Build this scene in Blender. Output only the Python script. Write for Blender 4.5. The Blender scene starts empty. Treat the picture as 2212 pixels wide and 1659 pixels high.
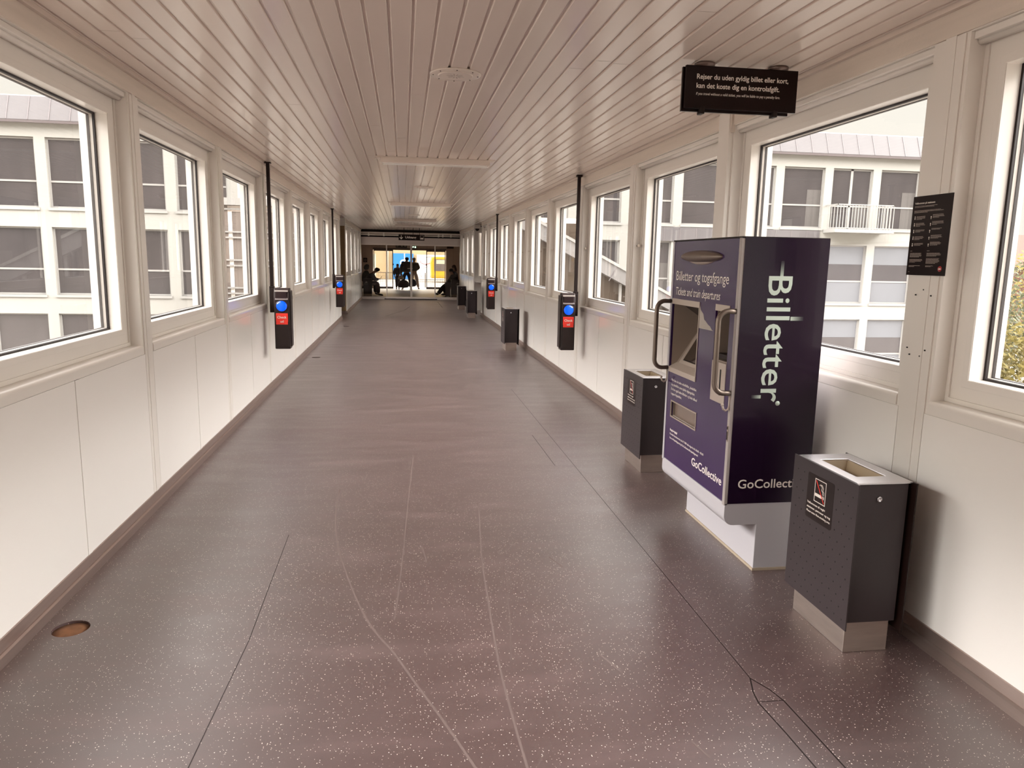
import bpy, bmesh, math, random
from mathutils import Vector, Matrix
random.seed(7)
sc = bpy.context.scene
C = sc.collection
# ------------------------------------------------------------------ camera, sky, exposure
cam_d = bpy.data.cameras.new('camera'); cam_o = bpy.data.objects.new('camera', cam_d); C.objects.link(cam_o)
cam_d.sensor_width = 36; cam_d.sensor_fit = 'HORIZONTAL'; cam_d.lens = 36 * 1600 / 2212
cam_d.clip_start = .05; cam_d.clip_end = 400
_r, _u, _f = (0.98942233, -0.14387963, 0.01849596), (0.00578729, 0.16655158, 0.98601576), (0.14494811, 0.97547897, -0.16562253)
cam_o.matrix_world = Matrix(((_r[0], _u[0], -_f[0], 0), (_r[1], _u[1], -_f[1], 0), (_r[2], _u[2], -_f[2], 1.7), (0, 0, 0, 1)))
sc.camera = cam_o
sc.view_settings.view_transform = 'Standard'; sc.view_settings.look = 'None'
sc.view_settings.gamma = 1; sc.view_settings.exposure = .8; sc.view_settings.use_curve_mapping = False
sc.render.engine = 'CYCLES'
sc.cycles.use_denoising = True
sc.cycles.max_bounces = 12; sc.cycles.diffuse_bounces = 6; sc.cycles.transparent_max_bounces = 32
sc.cycles.sample_clamp_indirect = 8; sc.cycles.caustics_reflective = False

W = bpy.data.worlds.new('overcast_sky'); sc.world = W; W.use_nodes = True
nt = W.node_tree; nt.nodes.clear()
tc = nt.nodes.new('ShaderNodeTexCoord'); sp = nt.nodes.new('ShaderNodeSeparateXYZ'); rp = nt.nodes.new('ShaderNodeValToRGB')
bg = nt.nodes.new('ShaderNodeBackground'); ow = nt.nodes.new('ShaderNodeOutputWorld')
nt.links.new(tc.outputs['Generated'], sp.inputs[0]); nt.links.new(sp.outputs['Z'], rp.inputs[0])
nt.links.new(rp.outputs[0], bg.inputs[0]); nt.links.new(bg.outputs[0], ow.inputs[0])
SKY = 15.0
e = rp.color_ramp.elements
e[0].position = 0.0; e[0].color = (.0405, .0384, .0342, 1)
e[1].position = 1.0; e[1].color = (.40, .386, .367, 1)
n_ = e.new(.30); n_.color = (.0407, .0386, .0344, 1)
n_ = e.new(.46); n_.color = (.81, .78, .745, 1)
# extra brightness added in the unseen upper and side sky to light the corridor
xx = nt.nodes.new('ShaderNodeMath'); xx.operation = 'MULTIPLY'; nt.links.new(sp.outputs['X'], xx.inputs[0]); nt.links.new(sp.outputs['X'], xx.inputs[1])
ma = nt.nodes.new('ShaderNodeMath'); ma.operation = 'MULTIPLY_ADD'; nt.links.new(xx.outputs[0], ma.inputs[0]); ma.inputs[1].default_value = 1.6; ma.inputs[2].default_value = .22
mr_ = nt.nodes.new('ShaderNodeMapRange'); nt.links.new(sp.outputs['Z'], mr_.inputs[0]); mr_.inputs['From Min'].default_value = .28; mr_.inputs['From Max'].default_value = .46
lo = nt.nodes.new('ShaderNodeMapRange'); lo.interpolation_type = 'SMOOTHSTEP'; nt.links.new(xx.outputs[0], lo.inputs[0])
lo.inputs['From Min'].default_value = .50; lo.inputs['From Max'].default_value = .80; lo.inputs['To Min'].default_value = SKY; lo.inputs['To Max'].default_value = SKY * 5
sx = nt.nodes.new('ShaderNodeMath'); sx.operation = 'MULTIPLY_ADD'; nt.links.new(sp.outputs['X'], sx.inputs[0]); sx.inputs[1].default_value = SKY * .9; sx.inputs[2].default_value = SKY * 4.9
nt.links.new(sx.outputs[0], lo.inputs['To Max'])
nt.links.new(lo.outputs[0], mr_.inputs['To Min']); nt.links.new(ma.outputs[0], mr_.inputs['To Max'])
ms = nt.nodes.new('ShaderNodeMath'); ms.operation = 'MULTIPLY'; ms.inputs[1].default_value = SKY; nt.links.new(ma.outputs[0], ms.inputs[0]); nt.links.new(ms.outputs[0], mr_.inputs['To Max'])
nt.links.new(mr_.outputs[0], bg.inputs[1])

# ------------------------------------------------------------------ materials
MATS = {}
def mat(name, col, rough=.5, metal=0., spec=.5, emit=None, es=1., bump=None, noise=None, coat=0.):
    if name in MATS: return MATS[name]
    m = bpy.data.materials.new(name); m.use_nodes = True; t = m.node_tree; b = t.nodes['Principled BSDF']
    b.inputs['Base Color'].default_value = (*col, 1); b.inputs['Roughness'].default_value = rough
    b.inputs['Metallic'].default_value = metal; b.inputs['Specular IOR Level'].default_value = spec
    if coat: b.inputs['Coat Weight'].default_value = coat; b.inputs['Coat Roughness'].default_value = .06
    if emit: b.inputs['Emission Color'].default_value = (*emit, 1); b.inputs['Emission Strength'].default_value = es
    if noise or bump:
        tcn = t.nodes.new('ShaderNodeTexCoord'); mp = t.nodes.new('ShaderNodeMapping'); nz = t.nodes.new('ShaderNodeTexNoise')
        t.links.new(tcn.outputs['Object'], mp.inputs[0]); t.links.new(mp.outputs[0], nz.inputs['Vector'])
    if noise:   # (scale, amount, mapping scale)
        mp.inputs['Scale'].default_value = noise[2] if len(noise) > 2 else (1, 1, 1)
        nz.inputs['Scale'].default_value = noise[0]; nz.inputs['Detail'].default_value = 4
        mx = t.nodes.new('ShaderNodeMix'); mx.data_type = 'RGBA'
        a = noise[1]
        mx.inputs['A'].default_value = (*[c * (1 - a) for c in col], 1); mx.inputs['B'].default_value = (*[min(1, c * (1 + a)) for c in col], 1)
        t.links.new(nz.outputs[0], mx.inputs['Factor']); t.links.new(mx.outputs['Result'], b.inputs['Base Color'])
    if bump:    # (scale, strength)
        nb = t.nodes.new('ShaderNodeTexNoise'); nb.inputs['Scale'].default_value = bump[0]
        t.links.new(tcn.outputs['Object'], nb.inputs['Vector'])
        bp = t.nodes.new('ShaderNodeBump'); bp.inputs['Strength'].default_value = bump[1]; bp.inputs['Distance'].default_value = .01
        t.links.new(nb.outputs[0], bp.inputs['Height']); t.links.new(bp.outputs[0], b.inputs['Normal'])
    MATS[name] = m
    return m

def mat_glass(name, tint=(1, 1, 1), dirt=0.):
    m = bpy.data.materials.new(name); m.use_nodes = True; t = m.node_tree; t.nodes.clear()
    fr = t.nodes.new('ShaderNodeFresnel'); fr.inputs[0].default_value = 1.4
    tr = t.nodes.new('ShaderNodeBsdfTransparent'); tr.inputs[0].default_value = (*tint, 1)
    gl = t.nodes.new('ShaderNodeBsdfGlossy'); gl.inputs['Roughness'].default_value = .01
    mx = t.nodes.new('ShaderNodeMixShader'); o = t.nodes.new('ShaderNodeOutputMaterial')
    ge = t.nodes.new('ShaderNodeNewGeometry'); ml = t.nodes.new('ShaderNodeMath'); ml.operation = 'SUBTRACT'; ml.use_clamp = True   # the far face of the sheet adds no second mirror
    t.links.new(fr.outputs[0], ml.inputs[0]); t.links.new(ge.outputs['Backfacing'], ml.inputs[1])
    t.links.new(ml.outputs[0], mx.inputs[0]); t.links.new(tr.outputs[0], mx.inputs[1]); t.links.new(gl.outputs[0], mx.inputs[2])
    t.links.new(mx.outputs[0], o.inputs[0])
    return m

GLASS = mat_glass('clear_glass', (.985, .985, .985))
HALLGLASS = mat_glass('hall_glass', (.93, .92, .90))

def floor_material(name, base, speck, amount):
    m = bpy.data.materials.new(name); m.use_nodes = True; t = m.node_tree; b = t.nodes['Principled BSDF']
    N = t.nodes.new; Lk = t.links.new
    tcn = N('ShaderNodeTexCoord')
    v = N('ShaderNodeTexVoronoi'); v.inputs['Scale'].default_value = 104; v.inputs['Randomness'].default_value = 1
    Lk(tcn.outputs['Object'], v.inputs['Vector'])
    # each cell has its own chip size
    s = N('ShaderNodeSeparateColor'); Lk(v.outputs['Color'], s.inputs[0])
    mr = N('ShaderNodeMapRange'); mr.inputs['From Min'].default_value = 1 - amount; mr.inputs['From Max'].default_value = 1.0
    mr.inputs['To Min'].default_value = 0.0; mr.inputs['To Max'].default_value = .215
    Lk(s.outputs[0], mr.inputs[0])
    lt = N('ShaderNodeMath'); lt.operation = 'LESS_THAN'; Lk(v.outputs['Distance'], lt.inputs[0]); Lk(mr.outputs[0], lt.inputs[1])
    n1 = N('ShaderNodeTexNoise'); n1.inputs['Scale'].default_value = .9; n1.inputs['Detail'].default_value = 5; Lk(tcn.outputs['Object'], n1.inputs['Vector'])
    n2 = N('ShaderNodeTexNoise'); n2.inputs['Scale'].default_value = 260; Lk(tcn.outputs['Object'], n2.inputs['Vector'])
    c1 = N('ShaderNodeMix'); c1.data_type = 'RGBA'; c1.inputs['A'].default_value = (*[c * .85 for c in base], 1); c1.inputs['B'].default_value = (*[c * 1.18 for c in base], 1)
    Lk(n1.outputs[0], c1.inputs['Factor'])
    c2 = N('ShaderNodeMix'); c2.data_type = 'RGBA'; c2.blend_type = 'OVERLAY'; c2.inputs['Factor'].default_value = .45
    Lk(c1.outputs['Result'], c2.inputs['A']); Lk(n2.outputs[0], c2.inputs['B'])
    c3 = N('ShaderNodeMix'); c3.data_type = 'RGBA'; c3.inputs['B'].default_value = (*speck, 1)
    Lk(lt.outputs[0], c3.inputs['Factor']); Lk(c2.outputs['Result'], c3.inputs['A']); Lk(c3.outputs['Result'], b.inputs['Base Color'])
    # foot wear: smears across the walking direction make the gloss uneven
    mp = N('ShaderNodeMapping'); mp.inputs['Scale'].default_value = (.8, 3.2, 1); Lk(tcn.outputs['Object'], mp.inputs[0])
    n3 = N('ShaderNodeTexNoise'); n3.inputs['Scale'].default_value = 1.6; n3.inputs['Detail'].default_value = 6; n3.inputs['Roughness'].default_value = .6
    Lk(mp.outputs[0], n3.inputs['Vector'])
    rr = N('ShaderNodeMapRange'); rr.inputs['From Min'].default_value = .3; rr.inputs['From Max'].default_value = .7
    rr.inputs['To Min'].default_value = .30; rr.inputs['To Max'].default_value = .46
    Lk(n3.outputs[0], rr.inputs[0]); Lk(rr.outputs[0], b.inputs['Roughness'])
    # dry scuffed patches where the polish is worn
    wr = N('ShaderNodeMapRange'); wr.inputs['From Min'].default_value = .52; wr.inputs['From Max'].default_value = .74; wr.inputs['To Max'].default_value = .38; Lk(n3.outputs[0], wr.inputs[0])
    c4 = N('ShaderNodeMix'); c4.data_type = 'RGBA'; c4.inputs['B'].default_value = (*[min(1, c * 2.2 + .02) for c in base], 1)
    Lk(wr.outputs[0], c4.inputs['Factor']); Lk(c2.outputs['Result'], c4.inputs['A']); Lk(c4.outputs['Result'], c3.inputs['A'])
    b.inputs['IOR'].default_value = 1.75; b.inputs['Specular IOR Level'].default_value = .5; b.inputs['Coat Weight'].default_value = 1.0; b.inputs['Coat Roughness'].default_value = .50; b.inputs['Coat IOR'].default_value = 1.7
    return m
M_FLOOR = floor_material('speckled_rubber_floor', (.056, .027, .026), (.90, .80, .72), .95)
M_HALLFLOOR = floor_material('hall_stone_floor', (.42, .37, .32), (.5, .45, .4), .2)

WHITE = mat('white_lacquer', (.74, .70, .655), .22, spec=.5)
PANEL = mat('white_wall_panel', (.80, .77, .735), .16, spec=.5, bump=(2.2, .04))
FRAMEW = mat('white_window_frame', (.74, .70, .655), .25)
CEILM = mat('painted_ceiling_boards', (.66, .57, .51), .21, spec=.7, bump=(10, .03), noise=(1.3, .05, (6, .4, 1)))
BEAMM = mat('painted_timber_beam', (.66, .585, .515), .45, noise=(9, .12, (1, .15, 3)), bump=(60, .12))
GASK = mat('black_rubber_gasket', (.012, .006, .006), .5)
SPACER = mat('grey_window_spacer', (.52, .48, .44), .4)
SKIRT = mat('brushed_skirting', (.42, .33, .295), .32, metal=.85, noise=(4, .15, (1, .2, 8)))
STEEL = mat('brushed_steel', (.44, .37, .33), .34, metal=.85, noise=(6, .18, (1, 1, 6)))
STEELTOP = mat('steel_lid', (.62, .60, .62), .25, metal=.9)
BINM = mat('anthracite_powder_coat', (.034, .025, .027), .45, spec=.3, bump=(300, .05))
BLACK = mat('matt_black', (.010, .003, .002), .5, spec=.25)
BLACKG = mat('black_sign_face', (.008, .002, .0015), .3, spec=.2)
HOLE = mat('punched_hole', (.004, .002, .002), .8)
LINER = mat('bin_liner_beige', (.30, .23, .15), .5)
CHARC = mat('charcoal_plastic', (.024, .014, .013), .42, spec=.35)
PURPLE = mat('purple_foil', (.011, .003, .014), .25, coat=.15, spec=.3, bump=(180, .02))
PURPLEF = mat('purple_foil_front', (.032, .011, .066), .16, coat=.08, spec=.3)
MGREY = mat('light_grey_paint', (.44, .42, .445), .4)
MRIM = mat('warm_grey_rim', (.34, .30, .285), .4)
PEWTER = mat('pewter_metal', (.19, .15, .125), .42, metal=.75)
TEXTW = mat('white_print', (.74, .68, .62), .5)
MINT = mat('pale_mint_print', (.50, .58, .51), .4)
RED = mat('red_label', (.80, .035, .020), .4)
REDD = mat('dark_red_print', (.35, .02, .02), .4)
BLUE = mat('blue_light_disc', (.0, .05, .7), .2, emit=(.0, .08, .9), es=.75, coat=.5)
TORN = mat('torn_backing', (.42, .38, .34), .7)
SCREEN = mat('dark_screen_glass', (.05, .035, .028), .08)
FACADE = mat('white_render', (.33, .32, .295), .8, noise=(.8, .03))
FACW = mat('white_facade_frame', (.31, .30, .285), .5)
ZINC = mat('zinc_roof', (.11, .10, .103), .5, noise=(3, .08))
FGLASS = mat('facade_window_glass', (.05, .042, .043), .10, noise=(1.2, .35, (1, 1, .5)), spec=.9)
BLIND = mat('bluish_blind', (.16, .165, .18), .3)
CURT = mat('pale_curtain', (.09, .08, .075), .6, noise=(14, .35, (1, 1, .02)))

# ------------------------------------------------------------------ mesh helpers
class MB:
    def __init__(s): s.bm = bmesh.new(); s.mats = []
    def mi(s, m):
        if m not in s.mats: s.mats.append(m)
        return s.mats.index(m)
    def _paint(s, fs, m):
        i = s.mi(m)
        for f in fs: f.material_index = i
    def box(s, x0, x1, y0, y1, z0, z1, m, bev=0):
        x0, x1 = sorted((x0, x1)); y0, y1 = sorted((y0, y1)); z0, z1 = sorted((z0, z1))
        g = bmesh.ops.create_cube(s.bm, size=1)
        bmesh.ops.scale(s.bm, vec=(x1 - x0, y1 - y0, z1 - z0), verts=g['verts'])
        bmesh.ops.translate(s.bm, vec=((x0 + x1) / 2, (y0 + y1) / 2, (z0 + z1) / 2), verts=g['verts'])
        s._paint({f for v in g['verts'] for f in v.link_faces}, m)
        if bev:
            ed = list({e for v in g['verts'] for e in v.link_edges})
            r = bmesh.ops.bevel(s.bm, geom=ed, offset=bev, segments=2, affect='EDGES', profile=.5)
            s._paint(r['faces'], m)
        return s
    def poly(s, pts, m):
        vs = [s.bm.verts.new(p) for p in pts]; f = s.bm.faces.new(vs); f.material_index = s.mi(m); return s
    def prism(s, pts, axis, a, b, m):
        """pts: 2-D outline in the two other axes (in order), extruded along axis from a to b"""
        def P(p, t):
            q = list(p); q.insert(axis, t); return q
        A = [s.bm.verts.new(P(p, a)) for p in pts]; B = [s.bm.verts.new(P(p, b)) for p in pts]
        fs = [s.bm.faces.new(A[::-1]), s.bm.faces.new(B)]
        n = len(pts)
        for i in range(n): fs.append(s.bm.faces.new((A[i], A[(i + 1) % n], B[(i + 1) % n], B[i])))
        s._paint(fs, m); return s
    def tube(s, path, r, m, seg=12, r2=None, cap=True):
        path = [Vector(p) for p in path]; n = len(path); rings = []
        up = Vector((0, 0, 1)); prev = None
        for i, p in enumerate(path):
            d = (path[min(i + 1, n - 1)] - path[max(i - 1, 0)]).normalized()
            if prev is None:
                a = d.cross(up); a = a if a.length > .1 else d.cross(Vector((1, 0, 0)))
            else: a = prev - d * prev.dot(d)
            a.normalize(); prev = a; b = d.cross(a)
            rr = r if r2 is None else r + (r2 - r) * i / (n - 1)
            rings.append([s.bm.verts.new(p + rr * (math.cos(t) * a + math.sin(t) * b)) for t in [2 * math.pi * k / seg for k in range(seg)]])
        fs = []
        for i in range(n - 1):
            for k in range(seg): fs.append(s.bm.faces.new((rings[i][k], rings[i][(k + 1) % seg], rings[i + 1][(k + 1) % seg], rings[i + 1][k])))
        for f in fs: f.smooth = True
        if cap: fs += [s.bm.faces.new(rings[0][::-1]), s.bm.faces.new(rings[-1])]
        s._paint(fs, m); return s
    def lathe(s, prof, m, seg=32, M=None):
        """prof: (radius, height) round local z, placed by matrix M"""
        M = M or Matrix(); rings = []
        for r, h in prof: rings.append([s.bm.verts.new(M @ Vector((max(r, 1e-4) * math.cos(2 * math.pi * k / seg), max(r, 1e-4) * math.sin(2 * math.pi * k / seg), h))) for k in range(seg)])
        fs = []
        for i in range(len(rings) - 1):
            for k in range(seg): fs.append(s.bm.faces.new((rings[i][k], rings[i][(k + 1) % seg], rings[i + 1][(k + 1) % seg], rings[i + 1][k])))
        for f in fs: f.smooth = True
        fs += [s.bm.faces.new(rings[0][::-1]), s.bm.faces.new(rings[-1])]
        s._paint(fs, m); return s
    def ball(s, c, rad, m, seg=16):
        g = bmesh.ops.create_uvsphere(s.bm, u_segments=seg, v_segments=max(6, seg // 2), radius=1)
        bmesh.ops.scale(s.bm, vec=rad, verts=g['verts']); bmesh.ops.translate(s.bm, vec=c, verts=g['verts'])
        fs = {f for v in g['verts'] for f in v.link_faces}
        for f in fs: f.smooth = True
        s._paint(fs, m); return s
    def plate(s, axis, c0, c1, u0, u1, v0, v1, holes, m):
        """slab with rectangular holes; axis = thickness axis; u, v = the other two in order"""
        us = sorted({u0, u1, *[h[i] for h in holes for i in (0, 1) if u0 < h[i] < u1]})
        vs = sorted({v0, v1, *[h[i] for h in holes for i in (2, 3) if v0 < h[i] < v1]})
        nu, nv = len(us) - 1, len(vs) - 1
        solid = [[not any(h[0] - 1e-6 <= (us[i] + us[i + 1]) / 2 <= h[1] + 1e-6 and h[2] <= (vs[j] + vs[j + 1]) / 2 <= h[3] for h in holes) for j in range(nv)] for i in range(nu)]
        cache = {}
        def V(i, j, k):
            if (i, j, k) not in cache:
                q = [us[i], vs[j]]; q.insert(axis, (c0, c1)[k]); cache[i, j, k] = s.bm.verts.new(q)
            return cache[i, j, k]
        fs = []
        for i in range(nu):
            for j in range(nv):
                if not solid[i][j]: continue
                for k in (0, 1): fs.append(s.bm.faces.new([V(i, j, k), V(i + 1, j, k), V(i + 1, j + 1, k), V(i, j + 1, k)]))
                for (di, dj, a, b) in ((-1, 0, (i, j), (i, j + 1)), (1, 0, (i + 1, j), (i + 1, j + 1)), (0, -1, (i, j), (i + 1, j)), (0, 1, (i, j + 1), (i + 1, j + 1))):
                    ii, jj = i + di, j + dj
                    if not (0 <= ii < nu and 0 <= jj < nv and solid[ii][jj]):
                        fs.append(s.bm.faces.new([V(*a, 0), V(*b, 0), V(*b, 1), V(*a, 1)]))
        s._paint(fs, m); return s
    def ring(s, axis, c0, c1, u0, u1, v0, v1, w, m):
        return s.plate(axis, c0, c1, u0, u1, v0, v1, [(u0 + w, u1 - w, v0 + w, v1 - w)], m)
    def build(s, name, parent=None, bev=0, loc=None):
        bmesh.ops.recalc_face_normals(s.bm, faces=s.bm.faces)
        me = bpy.data.meshes.new(name); s.bm.to_mesh(me); s.bm.free()
        for m in s.mats: me.materials.append(m)
        o = bpy.data.objects.new(name, me); C.objects.link(o)
        if loc: o.location = loc
        if parent: o.parent = parent
        if bev:
            md = o.modifiers.new('bevel', 'BEVEL'); md.width = bev; md.segments = 2; md.limit_method = 'ANGLE'; md.angle_limit = .6
        return o

def empty(name, loc=(0, 0, 0), rz=0):
    o = bpy.data.objects.new(name, None); o.empty_display_size = .1; C.objects.link(o); o.location = loc; o.rotation_euler = (0, 0, rz); return o
def tag(o, label=None, cat=None, group=None, kind=None):
    if label: o['label'] = label
    if cat: o['category'] = cat
    if group: o['group'] = group
    if kind: o['kind'] = kind
    return o
def struct(o): o['kind'] = 'structure'; return o
def copy_tree(o, parent=None):
    c = o.copy(); C.objects.link(c)
    if parent: c.parent = parent
    for ch in list(o.children): copy_tree(ch, c)
    return c
def text(name, body, cap, origin, right, up, m, parent=None, width=None, bold=0., shear=0., spacing=1., align='LEFT', ext=.0006):
    """letters as a thin mesh: cap = capital height; right/up = unit vectors in the parent's space; width squeezes the line to that length"""
    cu = bpy.data.curves.new(name, 'FONT'); cu.body = body; cu.size = 1; cu.offset = bold; cu.shear = shear; cu.space_character = spacing
    cu.extrude = 0.001; cu.resolution_u = 3
    t = bpy.data.objects.new('tmp', cu); C.objects.link(t)
    dg = bpy.context.evaluated_depsgraph_get(); me = bpy.data.meshes.new_from_object(t.evaluated_get(dg))
    bpy.data.objects.remove(t); me.name = name
    k = cap / .729
    xs = [v.co.x for v in me.vertices]; x0, x1 = min(xs), max(xs)
    kx = width / (x1 - x0) if width else k
    R, U = Vector(right), Vector(up); Nn = R.cross(U); O = Vector(origin)
    off = {'LEFT': 0, 'CENTER': -(x1 - x0) / 2, 'RIGHT': -(x1 - x0)}[align]
    for v in me.vertices:
        c = v.co.copy(); v.co = O + R * ((c.x - x0 + off) * kx) + U * (c.y * k) + Nn * (ext if c.z > 0 else 0)
    me.materials.clear(); me.materials.append(m)
    o = bpy.data.objects.new(name, me); C.objects.link(o)
    if parent: o.parent = parent
    return o

XL, XR = -1.665, 2.332
PIT = 2.2454
YB = -2.6                     # the corridor goes on behind the camera to here
YE = 30.95                    # glazed screen at the end of the corridor

# ------------------------------------------------------------------ floor
def build_floor():
    b = MB(); cx, cy, r = -1.51, 3.405, .078
    b.plate(2, -.06, 0, XL - .02, XR + .02, YB, YE + .15, [(cx - .12, cx + .12, cy - .12, cy + .12)], M_FLOOR)
    # the patch round the open floor socket
    n = 48; inner = [b.bm.verts.new((cx + r * math.cos(2 * math.pi * k / n), cy + r * math.sin(2 * math.pi * k / n), 0)) for k in range(n)]
    low = [b.bm.verts.new((v.co.x, v.co.y, -.03)) for v in inner]
    def sq(t):
        c, s = math.cos(t), math.sin(t); q = .12 / max(abs(c), abs(s)); return (cx + c * q, cy + s * q, 0)
    outer = [b.bm.verts.new(sq(2 * math.pi * k / n)) for k in range(n)]
    for k in range(n):
        j = (k + 1) % n
        for q in ((inner[k], inner[j], outer[j], outer[k]), (low[k], low[j], inner[j], inner[k])):
            f = b.bm.faces.new(q); f.material_index = 0
    o = struct(b.build('floor'))
    # alcove floors to either side
    a = MB(); a.box(XR + .02, 5.2, 22.40, 24.8, -.06, 0, M_FLOOR); a.box(-4.4, XL - .02, 20.75, 22.75, -.06, 0, M_FLOOR); a.build('side_floor', o)
    SE = mat('floor_seam', (.015, .008, .008), .5); SCR = mat('scuff_mark', (.135, .098, .092), .38, spec=1.0)
    s = MB()
    def ribbon(pts, w, m, z=.0006):
        pts = [Vector((*p, z)) for p in pts]
        for i in range(len(pts) - 1):
            d = (pts[i + 1] - pts[i]).normalized(); nrm = Vector((-d.y, d.x, 0)) * w / 2
            s.poly([pts[i] - nrm, pts[i] + nrm, pts[i + 1] + nrm, pts[i + 1] - nrm], m)
    ribbon([(1.418, 9.6), (1.42, 2.66)], .004, SE)
    ribbon([(1.42, 2.66), (1.385, 2.56), (1.373, 2.49), (1.385, 2.30), (1.40, 1.9)], .006, SE)
    ribbon([(1.42, 2.66), (1.462, 2.57), (1.48, 2.49), (1.487, 2.30), (1.50, 1.9)], .006, SE)
    ribbon([(1.373, 2.496), (1.48, 2.496)], .004, SE)
    ribbon([(-.705, 4.5), (-.69, 3.2), (-.735, 2.0)], .0035, SE)
    ribbon([(1.25, 7.0), (1.255, 5.9)], .005, SE)
    ribbon([(.25, 26.5), (.05, 24.6), (-.5, 22)], .02, SE); ribbon([(1.35, 29.5), (1.36, 26)], .02, SE)
    s.build('floor_seam', o)
    s = MB()
    def smooth(pts, n=8):
        out = []
        for i in range(len(pts) - 1):
            p0, p1, p2, p3 = pts[max(i - 1, 0)], pts[i], pts[i + 1], pts[min(i + 2, len(pts) - 1)]
            for k in range(n):
                t = k / n
                out.append(tuple(.5 * (2 * p1[j] + (p2[j] - p0[j]) * t + (2 * p0[j] - 5 * p1[j] + 4 * p2[j] - p3[j]) * t * t + (3 * p1[j] - p0[j] - 3 * p2[j] + p3[j]) * t ** 3) for j in (0, 1)))
        return out + [pts[-1]]
    ribbon(smooth([(-.47, 5.4), (-.455, 4.86), (-.391, 4.285), (-.272, 3.7), (-.16, 3.29), (-.05, 3.03), (.045, 2.77), (.143, 2.51), (.25, 2.2)]), .011, SCR, .0004)
    ribbon(smooth([(.08, 6.3), (.067, 6.0), (.021, 4.91), (-.015, 3.97), (-.049, 3.32)]), .008, SCR, .0005)
    ribbon(smooth([(.51, 5.0), (.501, 4.77), (.443, 4.06), (.416, 3.47), (.397, 2.94), (.399, 2.54), (.413, 2.1)]), .010, SCR, .0004)
    ribbon(smooth([(.55, 3.9), (.50, 3.3), (.45, 2.9)]), .004, SCR, .0004)
    ribbon([(.84, 2.93), (.90, 2.76)], .011, SCR); ribbon([(-.62, 2.36), (-.575, 2.24)], .008, SCR); ribbon([(.83, 4.0), (.88, 3.85)], .01, SCR)
    ribbon([(.10, 4.25), (.125, 4.0)], .01, SCR); ribbon([(1.02, 2.30), (1.05, 2.20)], .009, SCR)
    for k in range(26):
        x, y = random.uniform(-1.1, 1.2), random.uniform(2.1, 7.5); a = random.gauss(1.4, .5); l = random.uniform(.04, .3)
        ribbon([(x, y), (x + l * math.cos(a), y + l * math.sin(a))], .0025, SCR, .0005)
    s.build('scuff_mark', o)
build_floor()
OXIDE = mat('rusty_plywood', (.20, .085, .035), .7, noise=(22, .6))
def floor_socket(x, y, r, z, label):
    b = MB()
    if z < 0:
        b.lathe([(r - .001, z - .012), (r - .001, z), (r * .5, z + .001), (0, z + .001)], OXIDE, 40)
        o = b.build('floor_socket', loc=(x, y, 0)); q = MB(); q.lathe([(r + .004, .0), (r + .004, .0022), (r, .0022), (r - .003, -.008), (r - .003, -.008)][:3], mat('socket_rim', (.16, .12, .11), .4, .4), 40)
    else:
        b.lathe([(r, 0), (r, .004), (r * .8, .006), (0, .006)], mat('dark_bronze', (.05, .03, .025), .35, .5), 32); o = b.build('floor_socket', loc=(x, y, 0))
    tag(o, label, 'floor socket', 'floor sockets along the left wall')
floor_socket(-1.51, 3.405, .078, -.012, 'open round floor socket with rusty brown bottom, nearest by the left wall')
floor_socket(-1.465, 12.83, .07, 0, 'dark round floor cap beyond the first left-hand card reader')
floor_socket(-1.388, 18.65, .07, 0, 'small dark round floor cap near the brown recess, farthest of three')

# ------------------------------------------------------------------ walls and windows
SILL_T, SILL_B, HEAD = 1.108, 1.05, 2.668
def wall(side, x0, bays, yend, name, jolt):
    """side -1 left / +1 right. bays: list of (ya, yb) openings. the wall runs along y at x0 and its body lies outward"""
    s = side; b = MB(); T = .20
    b.plate(0, x0 + s * .006, x0 + s * T, bays[0][0] - .06, yend, 0, 2.80, [(a, c, SILL_B, HEAD) for a, c in bays], WHITE)
    ys = [bays[0][0] - .06]
    for a, c in bays: ys += [c + .02]
    # lower panels, two to a bay, with hairline joints; a slim cover strip beside each joint
    for a, c in bays:
        mid = (a + c) / 2 - .02
        for p, q in ((a - .02, mid), (mid, c + .02)): b.box(x0, x0 + s * .02, p + .0018, q - .0018, .10, SILL_B - .003, PANEL)
        b.box(x0 - s * .002, x0 + s * .01, mid + .001, mid + .05, .10, SILL_B - .003, PANEL)
    for i in range(len(bays) - 1):
        a, c = bays[i][1] + .02, bays[i + 1][0] - .02
        w = c - a; b.box(x0, x0 + s * .02, a + .0018, c - .0018, .10, HEAD, WHITE)
        b.box(x0 - s * .003, x0 + s * .01, a + w * .30, a + w * .66, .10, HEAD + .02, WHITE)
    e = bays[-1][1] + .02
    b.box(x0, x0 + s * .02, e + .0018, yend, .10, HEAD, WHITE)
    o = struct(b.build(name))
    bm = MB()   # timber beam, cover strip
    bm.box(x0 - s * .004, x0 + s * .03, bays[0][0], yend, HEAD + .004, 2.775, BEAMM)
    bm.box(x0 - s * .028, x0 + s * .03, bays[0][0], yend, 2.775, 2.803, CEILM)
    bm.build('ceiling_beam', o)
    return o
wn = [0]
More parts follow.
